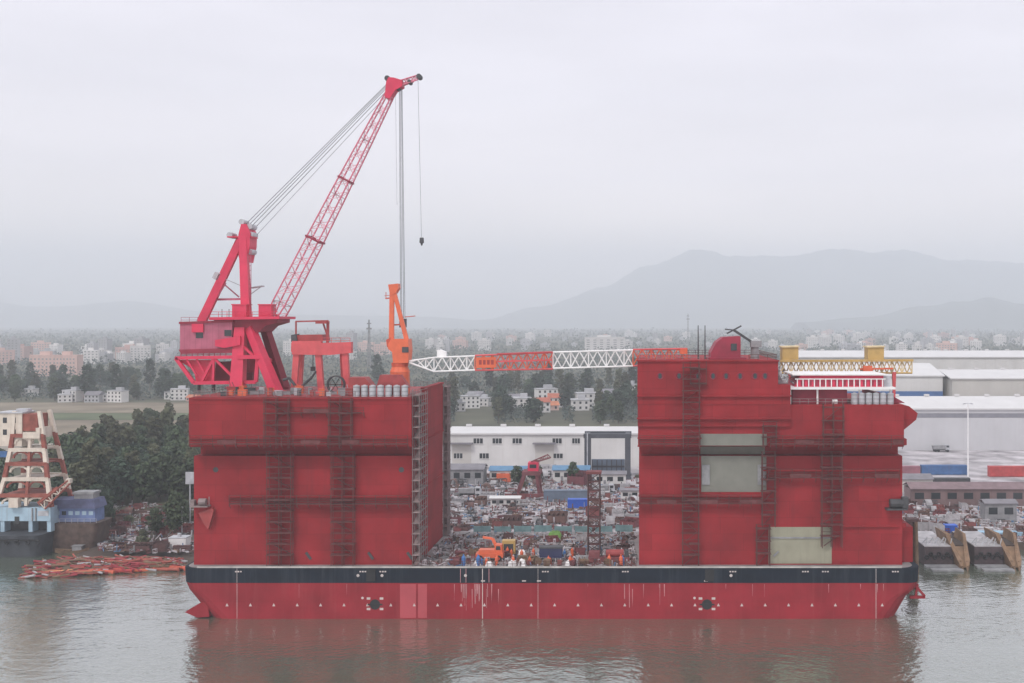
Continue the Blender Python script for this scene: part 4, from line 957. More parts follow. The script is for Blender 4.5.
for px, yb, h, words in ((182, 536, 7.5, 'thin pale pole between the white tank and the signboard'), (107, 538, 4, 'short pale pole on the left bank')):
    p = gnd(px, yb, 1.6); t = thing('pole', words, 'pole', p); b = MB(); b.tube(p, (p.x, p.y, p.z+h), .14, 8, .09); b.build('shaft', LGREY, t); b = MB(); b.cbox((p.x, p.y, p.z+h), .5, .3, .4); b.build('lamp', WHITE, t)
# ------------------------------------------------------------------ left: floating pile crane, houseboat, tank, spit
CREAM = M('cream_paint', (.62, .55, .47), .6, .15, .5, streak=.5, dirt=(.28, .12, .08)); RUSTP = M('rust_paint', (.26, .075, .055), .8, .3, .6)
PBLUE = M('pale_blue_wall', (.36, .50, .60), .6, .12, .5, streak=.4, dirt=(.2, .2, .2)); HOUSEB = M('houseboat_blue', (.13, .19, .38), .6, .2, .6)
YV = 62.0
def f(x, y, dy=0): return at(x, y, YV+dy)
o = f(20, 550); o.z = 0
fc = thing('floating_crane', 'floating crane with a cream and rust tapering tower, at the left edge', 'floating crane', o)
b = MB(); a, z = f(-40, 551), f(50, 532)
loft(b, [rr(a.x+1, z.x-1, YV-4, YV+16, 2, -.8), rr(a.x, z.x, YV-5, YV+17, 2, z.z)]); b.build('hull', M('barge_hull', (.045, .05, .06), .7, .3, .3), fc)
b = MB(); b.box(a.x+.5, z.x-.5, YV-5.15, YV-5.05, z.z-1.3, z.z-.9)
for i in range(9): x = a.x+2+i*2.6; b.ring((x, YV-5.3, z.z-1.6), .5, .2, 'Y', 12, 6)
b.build('fender', BLACK, fc)
zd = z.z
b = MB(); q0, q1 = f(-40, 530), f(50.5, 507.5); b.box(q0.x, q1.x, YV, YV+9, zd+2.8, q1.z); 
for x in (q0.x+1, q0.x+9, f(2, 0).x, f(30, 0).x, q1.x-.5): b.box(x-.5, x+.5, YV+.2, YV+8.8, zd, zd+2.8)
dk_ = b.build('deckhouse', PBLUE, fc)
b = MB(); b.box(q0.x+.3, q1.x-.3, YV+3, YV+8, zd+.02, zd+2.78); b.build('lower_room', DGREY, dk_)
q = f(17, 520); b = MB(); b.box(q.x-.6, q.x+.6, YV-.06, YV+.1, q.z-1.1, q.z+.9); b.build('window', GLASS, dk_)
for px in (32.5, 36): q = f(px, 520); b = MB(); b.box(q.x-.12, q.x+.12, YV-.3, YV-.02, zd+2.9, q1.z-.1); b.build('pipe', GREY, dk_)
q = f(44, 512); b = MB(); b.box(q.x-1.5, q.x+1.2, YV-.08, YV+.1, q.z-1, q.z+.3); b.build('shutter', LGREY, dk_)
# tapering tower: storeys of arched frames
zt = [f(0, y).z for y in (507, 495, 479, 464, 450, 436, 412)]
xl = [f(x, 0).x for x in (-5, -1, 3, 5, 7, 8, 9)]; xr = [f(x, 0).x for x in (52, 49, 46, 43.5, 41, 38.5, 34)]
hy = [5.2, 4.8, 4.3, 3.8, 3.3, 2.9, 2.4]; ym = YV+5
for xs_, sy in ((xl, -1), (xr, -1), (xl, 1), (xr, 1)):
    for i in range(6):
        b = MB(); b.bar((xs_[i], ym+sy*hy[i], zt[i]+.01), (xs_[i+1], ym+sy*hy[i+1], zt[i+1]), 1.0, .9, 0, .9, .8); b.build('tower_leg', (RUSTP, CREAM)[i % 2], fc)
for i in range(1, 6):
    b = MB()
    for sy in (-1, 1): b.box(xl[i]-.4, xr[i]+.4, ym+sy*hy[i]-.5, ym+sy*hy[i]+.5, zt[i]-.6, zt[i]+.35)
    b.box(xl[i]+.5, xr[i]-.5, ym-hy[i]+.6, ym+hy[i]-.6, zt[i]-.1, zt[i]+.1)
    b.build('tower_floor', (CREAM, RUSTP)[i % 2], fc)
    # arched opening frames below this floor
    b = MB(); xm = xl[i-1]+(xr[i-1]-xl[i-1])*.55
    for c0, c1 in ((xl[i]+.6, xm-.2), (xm+.2, xr[i]-.6)):
        r_ = (c1-c0)/2; cx = (c0+c1)/2
        for k in range(6):
            a0, a1 = math.pi*k/6, math.pi*(k+1)/6
            b.bar((cx+r_*math.cos(a0), ym-hy[i]+.1, zt[i]-2.3+1.6*math.sin(a0)), (cx+r_*math.cos(a1), ym-hy[i]+.1, zt[i]-2.3+1.6*math.sin(a1)), .5)
    b.bar((xm, ym-hy[i-1]*.97, zt[i-1]+.3), (xm, ym-hy[i], zt[i]-.3), .7); b.build('arch_frame', (RUSTP, CREAM)[i % 2], fc)
q0, q1 = f(-8, 447), f(17, 414); b = MB(); b.box(q0.x, q1.x, YV+2.2, YV+8, q0.z, q1.z); tc_ = b.build('top_cabin', CREAM, fc)
for px in (0, 9):
    for py in (421, 433): q = f(px, py); b = MB(); b.box(q.x-.5, q.x+.5, YV+2.12, YV+2.3, q.z-.7, q.z+.7); b.build('window', GLASS, tc_)
b = MB(); b.box(q0.x-.3, q1.x+.3, YV+1.9, YV+8.3, q1.z+.01, q1.z+.3); b.cbox((q1.x-1, YV+5, q1.z+.31), 3, 2, .7); b.build('roof', LGREY, tc_)
q0, q1 = f(16.5, 432), f(32, 415); b = MB(); b.box(q0.x, q1.x, YV+2.6, YV+7.6, q0.z, q1.z); b.build('winch_house', RUSTP, fc)
q0, q1 = f(20, 439), f(37, 432); b = MB(); b.box(q0.x, q1.x, YV+1.2, YV+8, q0.z, q0.z+1.6); b.box(q1.x-1.0, q1.x, YV+1.2, YV+8, q0.z+1.61, q0.z+2.7); b.build('gallery', CREAM, fc)
b = MB(); b.box(f(-8, 0).x, f(3, 0).x, YV+1.6, YV+2.1, f(0, 458).z, f(0, 452).z); b.build('blue_screen', BLUEC, fc)
b = MB(); b.lattice([f(40, 503, -1), f(45, 509, -1), f(45, 509, 1), f(40, 503, 1)], [f(68, 480.5, -.6), f(70, 483.5, -.6), f(70, 483.5, .6), f(68, 480.5, .6)], 7, .24, .14, 0, 1); bo = b.build('boom', [RUSTP, CREAM], fc)
b = MB(); b.bar(f(39, 504), f(58, 488.5), .7, 1.2); b.build('boom_plate', RUSTP, bo); b = MB(); b.cbox(f(69, 483), 1.1, 1.4, 1.1); b.build('boom_tip', CREAM, bo)
b = MB(); q = f(16, 506); b.cbox((q.x, YV-.5, q1.z*0+zt[0]+.02), 2.4, 1.6, 2.4); b.build('winch_box', CREAM, fc)
# houseboat
YH = 66.0
def hb(x, y, dy=0): return at(x, y, YH+dy)
o = hb(74, 536); o.z = 0; t = thing('houseboat', 'blue walled houseboat right of the floating crane', 'houseboat', o)
a, z = hb(49, 542), hb(101, 522)
b = MB(); loft(b, [rr(a.x+1, z.x-1.5, YH-1.5, YH+6.5, 1.5, -.5), rr(a.x, z.x, YH-2, YH+7, 1.2, z.z)]); b.build('hull', M('houseboat_hull', (.09, .06, .05), .8, .4, .6), t)
b = MB(); q0, q1 = hb(50.5, 522), hb(95, 508.5); b.box(q0.x, q1.x, YH, YH+5, z.z+.01, q1.z); b.build('wall', HOUSEB, t)
for i in range(6): x = q0.x+1.2+i*1.75; b = MB(); b.box(x, x+1.1, YH-.06, YH+.1, q1.z-1.7, q1.z-.7); b.build('window', PBLUE if i not in (1,) else GLASS, t)
b = MB(); q0, q1 = hb(48.5, 508.2), hb(97, 499.5); b.prism([(q0.x, q0.z), (q1.x, q0.z), (q1.x-.8, q1.z), (q0.x+.8, q1.z)], YH-.7, YH+5.6); b.build('roof', M('roof_slate_blue', (.09, .10, .19), .7, .25, .6), t)
b = MB(); q0, q1 = hb(72, 500), hb(91, 493); b.box(q0.x, q1.x, YH+1, YH+4.5, hb(0, 499.4).z, q1.z-.5); b.box(q0.x-.3, q1.x+.3, YH+.7, YH+4.8, q1.z-.49, q1.z+.1); b.build('upper_cabin', GREY, t)
railing(t, [(a.x+.3, YH-1.6), (z.x-.4, YH-1.6)], z.z, m=LGREY)
p = gnd(177, 551, 1.2); t = thing('water_tank', 'white square tank on the bank beside the red vessel', 'tank', (p.x, p.y, .8))
b = MB(); b.box(p.x-2.2, p.x+2.2, p.y, p.y+3.4, 1.0, 4.4); b.build('body', WHITE, t); b = MB(); b.box(p.x-2.3, p.x+2.3, p.y-.1, p.y+3.5, 4.41, 4.6); b.tube((p.x, p.y+1.5, 4.6), (p.x, p.y+1.5, 5.4), .5, 10); b.build('lid', LGREY, t); b = MB(); b.box(p.x-2, p.x+2, p.y+.2, p.y+3.2, .5, .99); b.build('plinth', CONC, t)
# small dark boats at the bank
def sampan():
    t = thing('work_boat', '', 'boat')
    b = MB(); rings = []
    for i in range(9):
        u = i/8; x = -4.2+8.4*u; w = 1.15*(1-abs(2*u-1)**3)+.12; sh = .9+.55*abs(2*u-1)**2
        rings.append([(x, -w, sh), (x, -w*.7, .1+.3*abs(2*u-1)**3), (x, w*.7, .1+.3*abs(2*u-1)**3), (x, w, sh), (x, w*.85, sh-.05), (x, w*.6, .4+.3*abs(2*u-1)**3), (x, -w*.6, .4+.3*abs(2*u-1)**3), (x, -w*.85, sh-.05)])
    loft(b, rings); b.build('hull', TIMBER, t)
    b = MB(); b.box(.3, 2.6, -.8, .8, .8, 2.0); b.box(.1, 2.9, -1, 1, 2.01, 2.12); b.build('cabin', GREY, t)
    b = MB(); b.box(-2.2, -1.9, -.85, .85, .8, .9); b.box(-.6, -.3, -.9, .9, .75, .85); b.build('thwart', TIMBER, t); return t
sb = sampan()
for i, (px, yb, a, lab) in enumerate(((72, 553, .1, 'dark cabin boat by the stern of the houseboat'), (112, 552, -.2, 'dark cabin boat in the middle of the left bank'), (150, 553, .15, 'dark cabin boat close to the white tank'), (97, 551, .3, 'dark cabin boat left of the middle of the bank'))):
    p = gnd(px, yb, .0); p.z = -.15
    (place(sb, p, a) if i == 0 else dup(sb, p, a))
    o = sb if i == 0 else COL.objects[-1]
    if i == 0: r0 = sb
    lastroot = [q for q in COL.objects if q.name.startswith('work_boat') and not q.parent][-1]
    lastroot['label'] = lab; lastroot['group'] = 'dark boats along the left bank'
# red pipe litter on the spit
SPR = M('litter_red', (.38, .055, .045), .75, .3, .8, rnd=.4); SPO = M('litter_orange', (.46, .15, .085), .75, .3, .8, rnd=.4)
b = heap(40, 11, 2.0, 21, 30); mud = b.build('mud_bank', M('mud', (.13, .095, .07), .9, .3, .6, bump=.6), smooth=True); mud.location = (at(104, 572, 44).x, 46, -.35); struct(mud)
lit = MB(); rng = random.Random(5)
for i in range(480):
    u = rng.random(); px = 28+u*152; py = 576.5-8.5*u+rng.uniform(-13, 1.5)*(1-abs(u-.4)*1.0)
    p = gnd(px, py, .35); a = rng.gauss(0, .35); L = rng.uniform(.6, 2.6)
    kx, ky = abs((p.x-mud.location.x)/20), abs((p.y-46)/5.5); p.z = max(.1, 1.75*max(0, 1-kx**3-ky**3)**.5-.3)+rng.uniform(0, .7); dz = rng.gauss(0, .25)
    lit.tube((p.x-L*math.cos(a), p.y-L*math.sin(a), max(.05, p.z-dz)), (p.x+L*math.cos(a), p.y+L*math.sin(a), max(.1, p.z+dz)), rng.uniform(.1, .3), 6, m=rng.choice((0, 0, 0, 1, 1, 2, 2, 3, 3, 3, 4)))
ob = lit.build('scrap_litter', [SPR, SPO, RUSTP, TIMBER, PALE]); ob['kind'] = 'stuff'; tag(ob, 'red and orange scrap pipes littering the low spit in front of the left bank', 'scrap', None)
for i in range(14):
    u = (i+.5)/14; p = gnd(34+u*140, 575.5-7*u+rng.uniform(-1, 1.5), .2); L = rng.uniform(2.2, 5); a = rng.gauss(0, .18)
    b = MB(); b.tube((-L, 0, .4), (L, 0, .4+rng.uniform(-.15, .3)), .38, 9); [b.ring((x, 0, .4), .4, .09, 'Y', 10, 4) for x in ()]; b.tube((L*.92, 0, .35), (L*1.0, 0, .35), .5, 9)
    ob = b.build('dredge_pipe', rng.choice((SPR, SPO, SPR))); ob.location = (p.x, p.y, .15); ob.rotation_euler.z = a
    tag(ob, 'long red dredge pipe lying on the low spit in front of the left bank', 'pipe', 'dredge pipes on the low spit')
# ------------------------------------------------------------------ right: pontoons, landing barges
def pontoon(label, px, group):
    p = gnd(px, 566, 0); t = thing('pontoon', label, 'pontoon', (p.x, p.y, 0), group)
    b = MB(); b.box(p.x-3.5, p.x+3.5, p.y, p.y+20, .1, 4.6); b.build('hull', M('pontoon_dark', (.07, .05, .055), .85, .35, .6) if 'pontoon_dark' not in bpy.data.materials else bpy.data.materials['pontoon_dark'], t)
    for i in range(7): b = MB(); b.ring((p.x-3+i*1.0, p.y-.22, 2.2+(i % 2)*.7), .42, .18, 'Y', 12, 6); b.build('tyre_fender', BLACK, t)
    b = MB(); b.box(p.x-3.8, p.x+3.9, p.y-3.2, p.y-.4, .05, .5); b.box(p.x-3.2, p.x+4.2, p.y-6.4, p.y-3.8, .05, .45); b.build('landing_raft', GREY, t)
    b = MB(); b.box(p.x-3.4, p.x+3.4, p.y+.3, p.y+19.5, 4.61, 4.8); b.build('deck', PALE, t)
    b = MB()
    for i in range(5): b.bar((p.x-3+i*1.5, p.y+1, 4.8), (p.x-2.6+i*1.5, p.y+1, 6.5), .18); b.bar((p.x-3+i*1.5, p.y+4, 4.8), (p.x-1.8+i*1.4, p.y+4, 6.2), .3)
    b.build('deck_gear', LGREY, t); return t
pontoon('dark pontoon with tyre fenders just right of the red vessel', 939, 'pontoons at the right'); pontoon('dark pontoon with tyre fenders between the two tan barge bows', 989, 'pontoons at the right')
TAN = M('tan_hull', (.20, .125, .075), .75, .3, .5, streak=.5, dirt=(.15, .07, .04))
def bow(label, px, group):
    p = gnd(px, 571, 0); t = thing('landing_barge', label, 'barge', (p.x, p.y, 0), group); x, y = p.x, p.y
    for s in (-1, 1):
        b = MB(); v = [(x+s*.4, y, -.3), (x+s*1.0, y+1, -.3), (x+s*2.5, y+9, 7.2), (x+s*1.7, y+8.6, 7.4), (x+s*1.2, y+18, -.3), (x+s*2.6, y+18, 7.2), (x+s*.3, y+2, 2.0), (x+s*1.5, y+1.8, 2.2)]
        fs = [(0, 1, 7, 6), (6, 7, 2, 3), (1, 4, 5, 2), (1, 2, 7), (0, 6, 3), (3, 2, 5), (0, 3, 5), (0, 5, 4), (0, 4, 1)]
        b.add(v, fs); h_ = b.build('bow_side', TAN, t)
        b = MB()
        for k in range(6): u = k/6; b.bar((x+s*(.5+1.3*u), y+.3+8.4*u, 1.0+5.7*u), (x+s*(1.1+1.5*u), y+.9+8.5*u, .8+5.7*u), .22)
        b.build('bow_rib', TIMBER, h_)
    b = MB(); b.prism([(x-1.1, -.3), (x+1.1, -.3), (x+1.7, 5), (x-1.7, 5)], y+6, y+18); b.build('hold', M('hold_dark', (.05, .035, .03), .9, .3) if 'hold_dark' not in bpy.data.materials else bpy.data.materials['hold_dark'], t)
    b = MB(); b.bar((x, y+2, .3), (x, y+6, 4.6), 1.4, .3, 0, 2.8, .3); b.build('ramp', TAN, t)
bow('tan open barge bow between the two dark pontoons', 966, 'tan barge bows at the right'); bow('tan open barge bow at the right edge of the picture', 1018, 'tan barge bows at the right')
p = gnd(913, 572, 0); t = thing('mooring_dolphin', 'rusty brown mooring pile cluster by the right end of the red vessel', 'pile', (p.x, p.y, 0))
for i in range(4): b = MB(); dx, dy = (i % 2)*1.8-.9, (i//2)*1.8; b.tube((p.x+dx, p.y+dy, -1), (p.x+dx*.7, p.y+dy, 12.2), .55, 10, .5); b.build('pile', (RUST, TIMBER)[i % 2], t)
b = MB(); b.cbox((p.x, p.y+.9, 12.0), 2.8, 2.8, .6); b.build('cap', RUST, t)
# a dump truck on the embankment below the grey shed
def truck(label, px, yb):
    p = gnd(px, yb, 2.06); t = thing('dump_truck', label, 'truck', p, 'trucks in the yard'); x, y, z = p
    b = MB(); b.prism([(x+1.6, z+.9), (x+3.6, z+.9), (x+3.5, z+2.2), (x+3.1, z+3.1), (x+1.6, z+3.1)], y, y+2.4); cb = b.build('cab', LGREY, t); b = MB(); b.box(x+2, x+3.1, y-.03, y+.1, z+2, z+2.8); b.build('window', GLASS, cb)
    b = MB(); b.prism([(x-3.6, z+1.2), (x+1.4, z+1.2), (x+1.4, z+2.8), (x-4, z+2.6)], y-.1, y+2.5); b.build('tipper', GREY, t)
    for dx in (-2.8, -1.5, 2.6):
        for dy in (0, 2.2): b = MB(); b.tube((x+dx, y+dy-.1, z+.55), (x+dx, y+dy+.35, z+.55), .55, 12); b.build('wheel', BLACK, t)
    b = MB(); b.box(x-3.6, x+3.5, y+.4, y+2, z+.7, z+.95); b.build('chassis', DGREY, t)
truck('grey dump truck in front of the grey shed, right of the right tower', 942, 452); truck('grey dump truck parked in the yard before the dark portal lift', 604, 494); truck('grey dump truck close to the stair trunk in the yard', 470, 497)
# ------------------------------------------------------------------ vegetation
def leafmat(name, col, rnd=.3):
    m = M(name, col, .85, .45, .25, rnd=rnd, spec=.15); return m
LEAF = [leafmat('leaf_dark', (.045, .066, .044)), leafmat('leaf_mid', (.065, .088, .050)), leafmat('leaf_olive', (.088, .092, .055))]
BARK = M('bark', (.13, .10, .08), .9, .3)
def crown_mesh(seed, w, h, z0, ncl, per, leaf, shape):
    r = random.Random(seed); b = MB()
    for k in range(ncl):
        u = (k+.5)/ncl
        z = z0+(h-z0)*u
        if shape == 'round': rad = w/2*math.sqrt(max(.05, 1-(2*u-1)**2))
        elif shape == 'tall': rad = w/2*(.5+.6*math.sin(math.pi*min(1, u*.9+.15)))
        elif shape == 'cone': rad = w/2*(1.05-u)
        else: rad = w/2*(.75 if u < .6 else 1.15*(1-u)+.3)
        a = k*2.39996; d_ = rad*math.sqrt(r.uniform(.15, 1))*.8
        cx, cy = d_*math.cos(a), d_*math.sin(a); cr_ = w*r.uniform(.13, .24)
        for i in range(per):
            v = Vector((r.gauss(0, 1), r.gauss(0, 1), r.gauss(0, 1))).normalized()
            p = Vector((cx, cy, z))+Vector((v.x, v.y, v.z*.75))*cr_*r.uniform(.6, 1.1)
            n = (v+Vector((r.gauss(0, .5), r.gauss(0, .5), r.gauss(0, .5)+.3))).normalized()
            t1 = n.orthogonal().normalized(); t1 = Matrix.Rotation(r.uniform(0, 6.28), 3, n) @ t1; t2 = n.cross(t1)
            s = leaf*r.uniform(.6, 1.3)
            b.add([p-t1*s-t2*s*.5, p+t1*s*.3-t2*s*.7, p+t1*s, p+t2*s*.7], [(0, 1, 2, 3)])
    return b
def tree_proto(name, seed, w, h, z0, ncl, per, leaf, shape, lm, cat='tree'):
    t = thing(name, '', cat)
    crown_mesh(seed, w, h, z0, ncl, per, leaf, shape).build('crown', lm, t)
    b = MB(); b.tube((0, 0, -.3), (0, 0, h*.45), w*.035+.08, 7, w*.022); b.tube((0, 0, h*.45), (w*.04, 0, h*.85), w*.022, 6, .04)
    r = random.Random(seed)
    for i in range(5):
        a = i*1.3; zz = h*r.uniform(.3, .6); b.tube((0, 0, zz), (w*.3*math.cos(a), w*.3*math.sin(a), zz+h*.18), w*.014+.03, 5, .03)
    b.build('trunk', BARK, t); return t
TP = [tree_proto('broadleaf_tree', 1, 9, 10, 2.0, 26, 42, .55, 'round', LEAF[0]), tree_proto('broadleaf_tree', 2, 8, 12, 2.5, 28, 40, .55, 'round', LEAF[1]),
      tree_proto('eucalyptus_tree', 3, 7, 19, 6, 26, 40, .55, 'tall', LEAF[0]), tree_proto('eucalyptus_tree', 4, 6, 16, 4, 22, 40, .5, 'tall', LEAF[2]),
      tree_proto('shrub', 5, 5, 3.4, .3, 14, 36, .4, 'round', LEAF[2], 'shrub'), tree_proto('conifer_tree', 6, 6, 13, 1.5, 24, 40, .5, 'cone', LEAF[0])]
tused = set()
KW = {'broadleaf_tree': 'dark leafy tree', 'eucalyptus_tree': 'tall slender tree', 'shrub': 'olive green shrub', 'conifer_tree': 'pointed dark tree'}
def plant(k, p, s, where, more=''):
    src = TP[k]; a = R.uniform(0, 6.28); sc = (s*R.uniform(.9, 1.15), s*R.uniform(.9, 1.15), s*R.uniform(.85, 1.15))
    if k in tused: o = dup(src, p, a, sc)
    else: tused.add(k); o = src; place(o, p, a, sc)
    kw = KW[src.name.split('.')[0]]; o['label'] = f'{kw} {where}{more}'; o['group'] = f'{kw}s {where}'
def grove(n, test, xr, yr, ks, sr, where, mind=3.0):
    pts = []; tr = 0
    while len(pts) < n and tr < n*40:
        tr += 1; px, py = R.uniform(*xr), R.uniform(*yr)
        if not test(px, py): continue
        p = gnd(px, py, 1.95)
        if any((p-q).length < mind for q in pts): continue
        pts.append(p); plant(R.choice(ks), p, R.uniform(*sr), where, ', '+thirds((py-yr[0])/(yr[1]-yr[0]), ('back', 'middle', 'front'))+' '+thirds((px-xr[0])/(xr[1]-xr[0]), ('far left', 'left', 'centre', 'right', 'far right')))
# the dense wood on the left bank: bounded by the field above, thinning to the left
grove(130, lambda x, y: y > 440+max(0, (140-x))*.5 and (y < 506 or x < 100), (52, 196), (430, 530), (0, 1, 1, 0, 3), (.85, 1.3), 'in the dense wood left of the red vessel', 4.0)
grove(16, lambda x, y: True, (60, 190), (520, 548), (4, 4, 1), (.6, 1.0), 'at the water edge of the left bank', 3)
grove(12, lambda x, y: True, (-10, 60), (470, 520), (4, 0, 1), (.7, 1.1), 'behind the floating crane', 4)
# belt of tall trees beyond the fields, left
grove(62, lambda x, y: True, (-20, 200), (384, 402), (2, 3, 0, 0, 1, 1), (.9, 1.4), 'in the belt beyond the fields on the left', 9)
grove(44, lambda x, y: not any(a < x < b for a, b in ((455, 494), (536, 562), (574, 592), (510, 528))) or y < 398, (430, 650), (395, 424), (0, 1, 3, 0, 1), (1.0, 1.5), 'in the wood behind the long white shed', 8)
grove(14, lambda x, y: True, (440, 650), (385, 400), (2, 3, 0, 1), (1.0, 1.4), 'far behind the long white shed', 14)
grove(8, lambda x, y: True, (500, 640), (478, 488), (4, 1), (.5, .7), 'along the foot of the long white shed', 4)
plant(2, gnd(377, 384, 2), 1.5, 'standing alone left of the orange crane'); plant(0, gnd(379, 385, 2), 1.5, 'standing beside the lone tall tree left of the orange crane')
grove(4, lambda x, y: True, (170, 188), (508, 520), (4,), (.8, 1.2), 'under the pale signboard', 2)
plant(2, gnd(1016, 372, 2), 1.3, 'rising over the sheds at the right edge')
# far woods: nobody could count these crowns
for k in range(6):
    if k not in tused:
        for o in [*TP[k].children, TP[k]]: bpy.data.objects.remove(o)
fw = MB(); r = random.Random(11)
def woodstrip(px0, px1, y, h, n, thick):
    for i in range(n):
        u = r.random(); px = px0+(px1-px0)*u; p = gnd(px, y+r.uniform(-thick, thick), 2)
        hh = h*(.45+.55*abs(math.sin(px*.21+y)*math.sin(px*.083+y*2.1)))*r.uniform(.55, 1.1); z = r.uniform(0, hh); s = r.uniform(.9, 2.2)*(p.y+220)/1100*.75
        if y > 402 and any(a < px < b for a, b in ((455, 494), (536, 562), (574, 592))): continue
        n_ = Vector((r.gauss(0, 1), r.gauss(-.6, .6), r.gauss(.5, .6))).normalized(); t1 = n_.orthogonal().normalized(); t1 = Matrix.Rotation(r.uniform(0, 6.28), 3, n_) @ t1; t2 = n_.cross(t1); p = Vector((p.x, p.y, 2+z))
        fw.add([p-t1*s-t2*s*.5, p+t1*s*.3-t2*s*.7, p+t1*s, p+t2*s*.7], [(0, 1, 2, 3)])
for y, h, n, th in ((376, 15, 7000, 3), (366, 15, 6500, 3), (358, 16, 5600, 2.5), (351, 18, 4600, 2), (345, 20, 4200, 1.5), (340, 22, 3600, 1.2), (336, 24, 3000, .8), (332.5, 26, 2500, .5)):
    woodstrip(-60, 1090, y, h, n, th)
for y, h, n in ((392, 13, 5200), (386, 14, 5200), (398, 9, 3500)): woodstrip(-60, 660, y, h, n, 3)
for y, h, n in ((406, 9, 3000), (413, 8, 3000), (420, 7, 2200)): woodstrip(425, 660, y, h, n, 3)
ob = fw.build('far_wood', leafmat('leaf_far_hazed', (.075, .095, .085), 0)); ob['kind'] = 'stuff'; tag(ob, 'hazy blue green woods spread across the plain behind the ship', 'woods')  # leaf colour lightened and blued to paint in distance haze
# ------------------------------------------------------------------ houses and the far town
def hproto(name, w, d_, st, flat, wall, roof):
    t = thing(name, '', 'house'); h = st*3.1
    b = MB(); b.box(-w/2, w/2, -d_/2, d_/2, 0, h); b.build('wall', wall, t)
    b = MB()
    if flat: b.box(-w/2-.3, w/2+.3, -d_/2-.3, d_/2+.3, h+.01, h+.7); b.box(-w*.1, w*.3, -d_*.1, d_*.3, h+.71, h+3.1)
    else:
        q = [(-d_/2-.6, h+.01), (0, h+d_*.3), (d_/2+.6, h+.01)]
        v = [(-w/2-.5, a, z) for a, z in q]+[(w/2+.5, a, z) for a, z in q]; b.add(v, [(0, 1, 2), (5, 4, 3), (0, 3, 4, 1), (1, 4, 5, 2), (2, 5, 3, 0)])
    b.build('roof', roof, t)
    for s in range(st):
        for i in range(max(2, int(w/3.2))):
            x = -w/2+w*(i+.5)/max(2, int(w/3.2)); b = MB(); b.box(x-.65, x+.65, -d_/2-.06, -d_/2+.06, s*3.1+1.0, s*3.1+2.5); b.build('window', GLASS, t)
    return t
WW = M('plaster_white', (.66, .64, .63), .8, .1, .2, rnd=.12); WP = M('plaster_pink', (.58, .40, .36), .8, .1, .2, rnd=.12); WG = M('plaster_grey', (.42, .42, .44), .8, .1, .2, rnd=.15); RO = M('tile_orange', (.42, .14, .08), .8, .2, .3, rnd=.2)
HPR = [hproto('house', 11, 9, 2, True, WW, WG), hproto('house', 10, 9, 2, False, WW, RO), hproto('house', 14, 9, 3, True, WW, WG), hproto('house', 12, 8, 1, False, WP, RO), hproto('house', 13, 10, 2, False, WG, ROOFG)]
HW = ['white flat house', 'white house with orange roof', 'tall white house', 'low pink house', 'grey dark roofed house']
hu = set()
def house(k, p, a, where):
    sc = 1.05 if p.x > -60 else .85
    if k in hu: o = dup(HPR[k], p, a, sc)
    else: hu.add(k); o = HPR[k]; place(o, p, a, sc)
    o['label'] = f'{HW[k]} {where}'; o['group'] = HW[k]+'s of the village'
for px, py, k, wh in ((470, 408, 2, 'left of the wood behind the long white shed'), (483, 406, 0, 'just behind the left part of the long white shed'), (458, 411, 0, 'nearest the stair trunk, behind the long white shed'), (476, 402, 4, 'above the white houses behind the shed'),
        (541, 412, 1, 'in the trees above the long white shed'), (548, 410, 3, 'beside the orange roofs above the long white shed'), (556, 407, 1, 'at the right of the orange roofs above the shed'), (546, 403, 2, 'behind the orange roofs above the shed'), (580, 410, 0, 'in the trees right of the orange roofs'), (587, 408, 2, 'farther right in the trees over the shed'), (515, 405, 4, 'in the middle of the trees above the shed'), (522, 408, 0, 'left of the orange roofs above the shed'), (612, 402, 4, 'near the right tower above the shed'), (628, 398, 2, 'next to the right tower above the shed'),
        (66, 402, 0, 'at the foot of the tree belt on the left'), (73, 401.5, 2, 'second in the row at the foot of the left tree belt'), (95, 402, 4, 'in the row at the foot of the left tree belt'), (110, 401.5, 0, 'right of the middle of the left tree belt'), (118, 402, 2, 'near the right end of the left tree belt'), (30, 396, 0, 'between the trunks of the left tree belt'), (172, 399, 0, 'under the red counterweight frame'), (180, 400, 2, 'at the end of the tree belt beside the left tower'), (195, 401, 3, 'just behind the left tower roof'), (88, 401, 3, 'in the left tree belt between white houses')):
    house(k, gnd(px, py, 2), R.uniform(-.4, .4), wh)
def block(w, d_, h, wall):
    b = MB(); b.box(-w/2, w/2, -d_/2, d_/2, 0, h); b.box(-w*.2, w*.15, -d_*.2, d_*.2, h, h+3); b.box(-w/2-.2, w/2+.2, -d_/2-.2, d_/2+.2, h-.8, h+.05-.01)
    n = int(h/3.2)
    for s in range(n):
        for i in range(int(w/4)):
            x = -w/2+1.2+i*4; b.box(x, x+1.8, -d_/2-.1, -d_/2+.01, s*3.2+1.0, s*3.2+2.4, 1)
    return b.build('town_block', [wall, GREY])
BP = [(block(16, 12, 16, WW), 'white'), (block(24, 14, 22, WW), 'white'), (block(14, 12, 30, WG), 'grey'), (block(30, 14, 18, WP), 'pinkish'), (block(18, 14, 12, WG), 'grey'), (block(20, 14, 36, WW), 'tall white')]
bu = set(); r = random.Random(23)
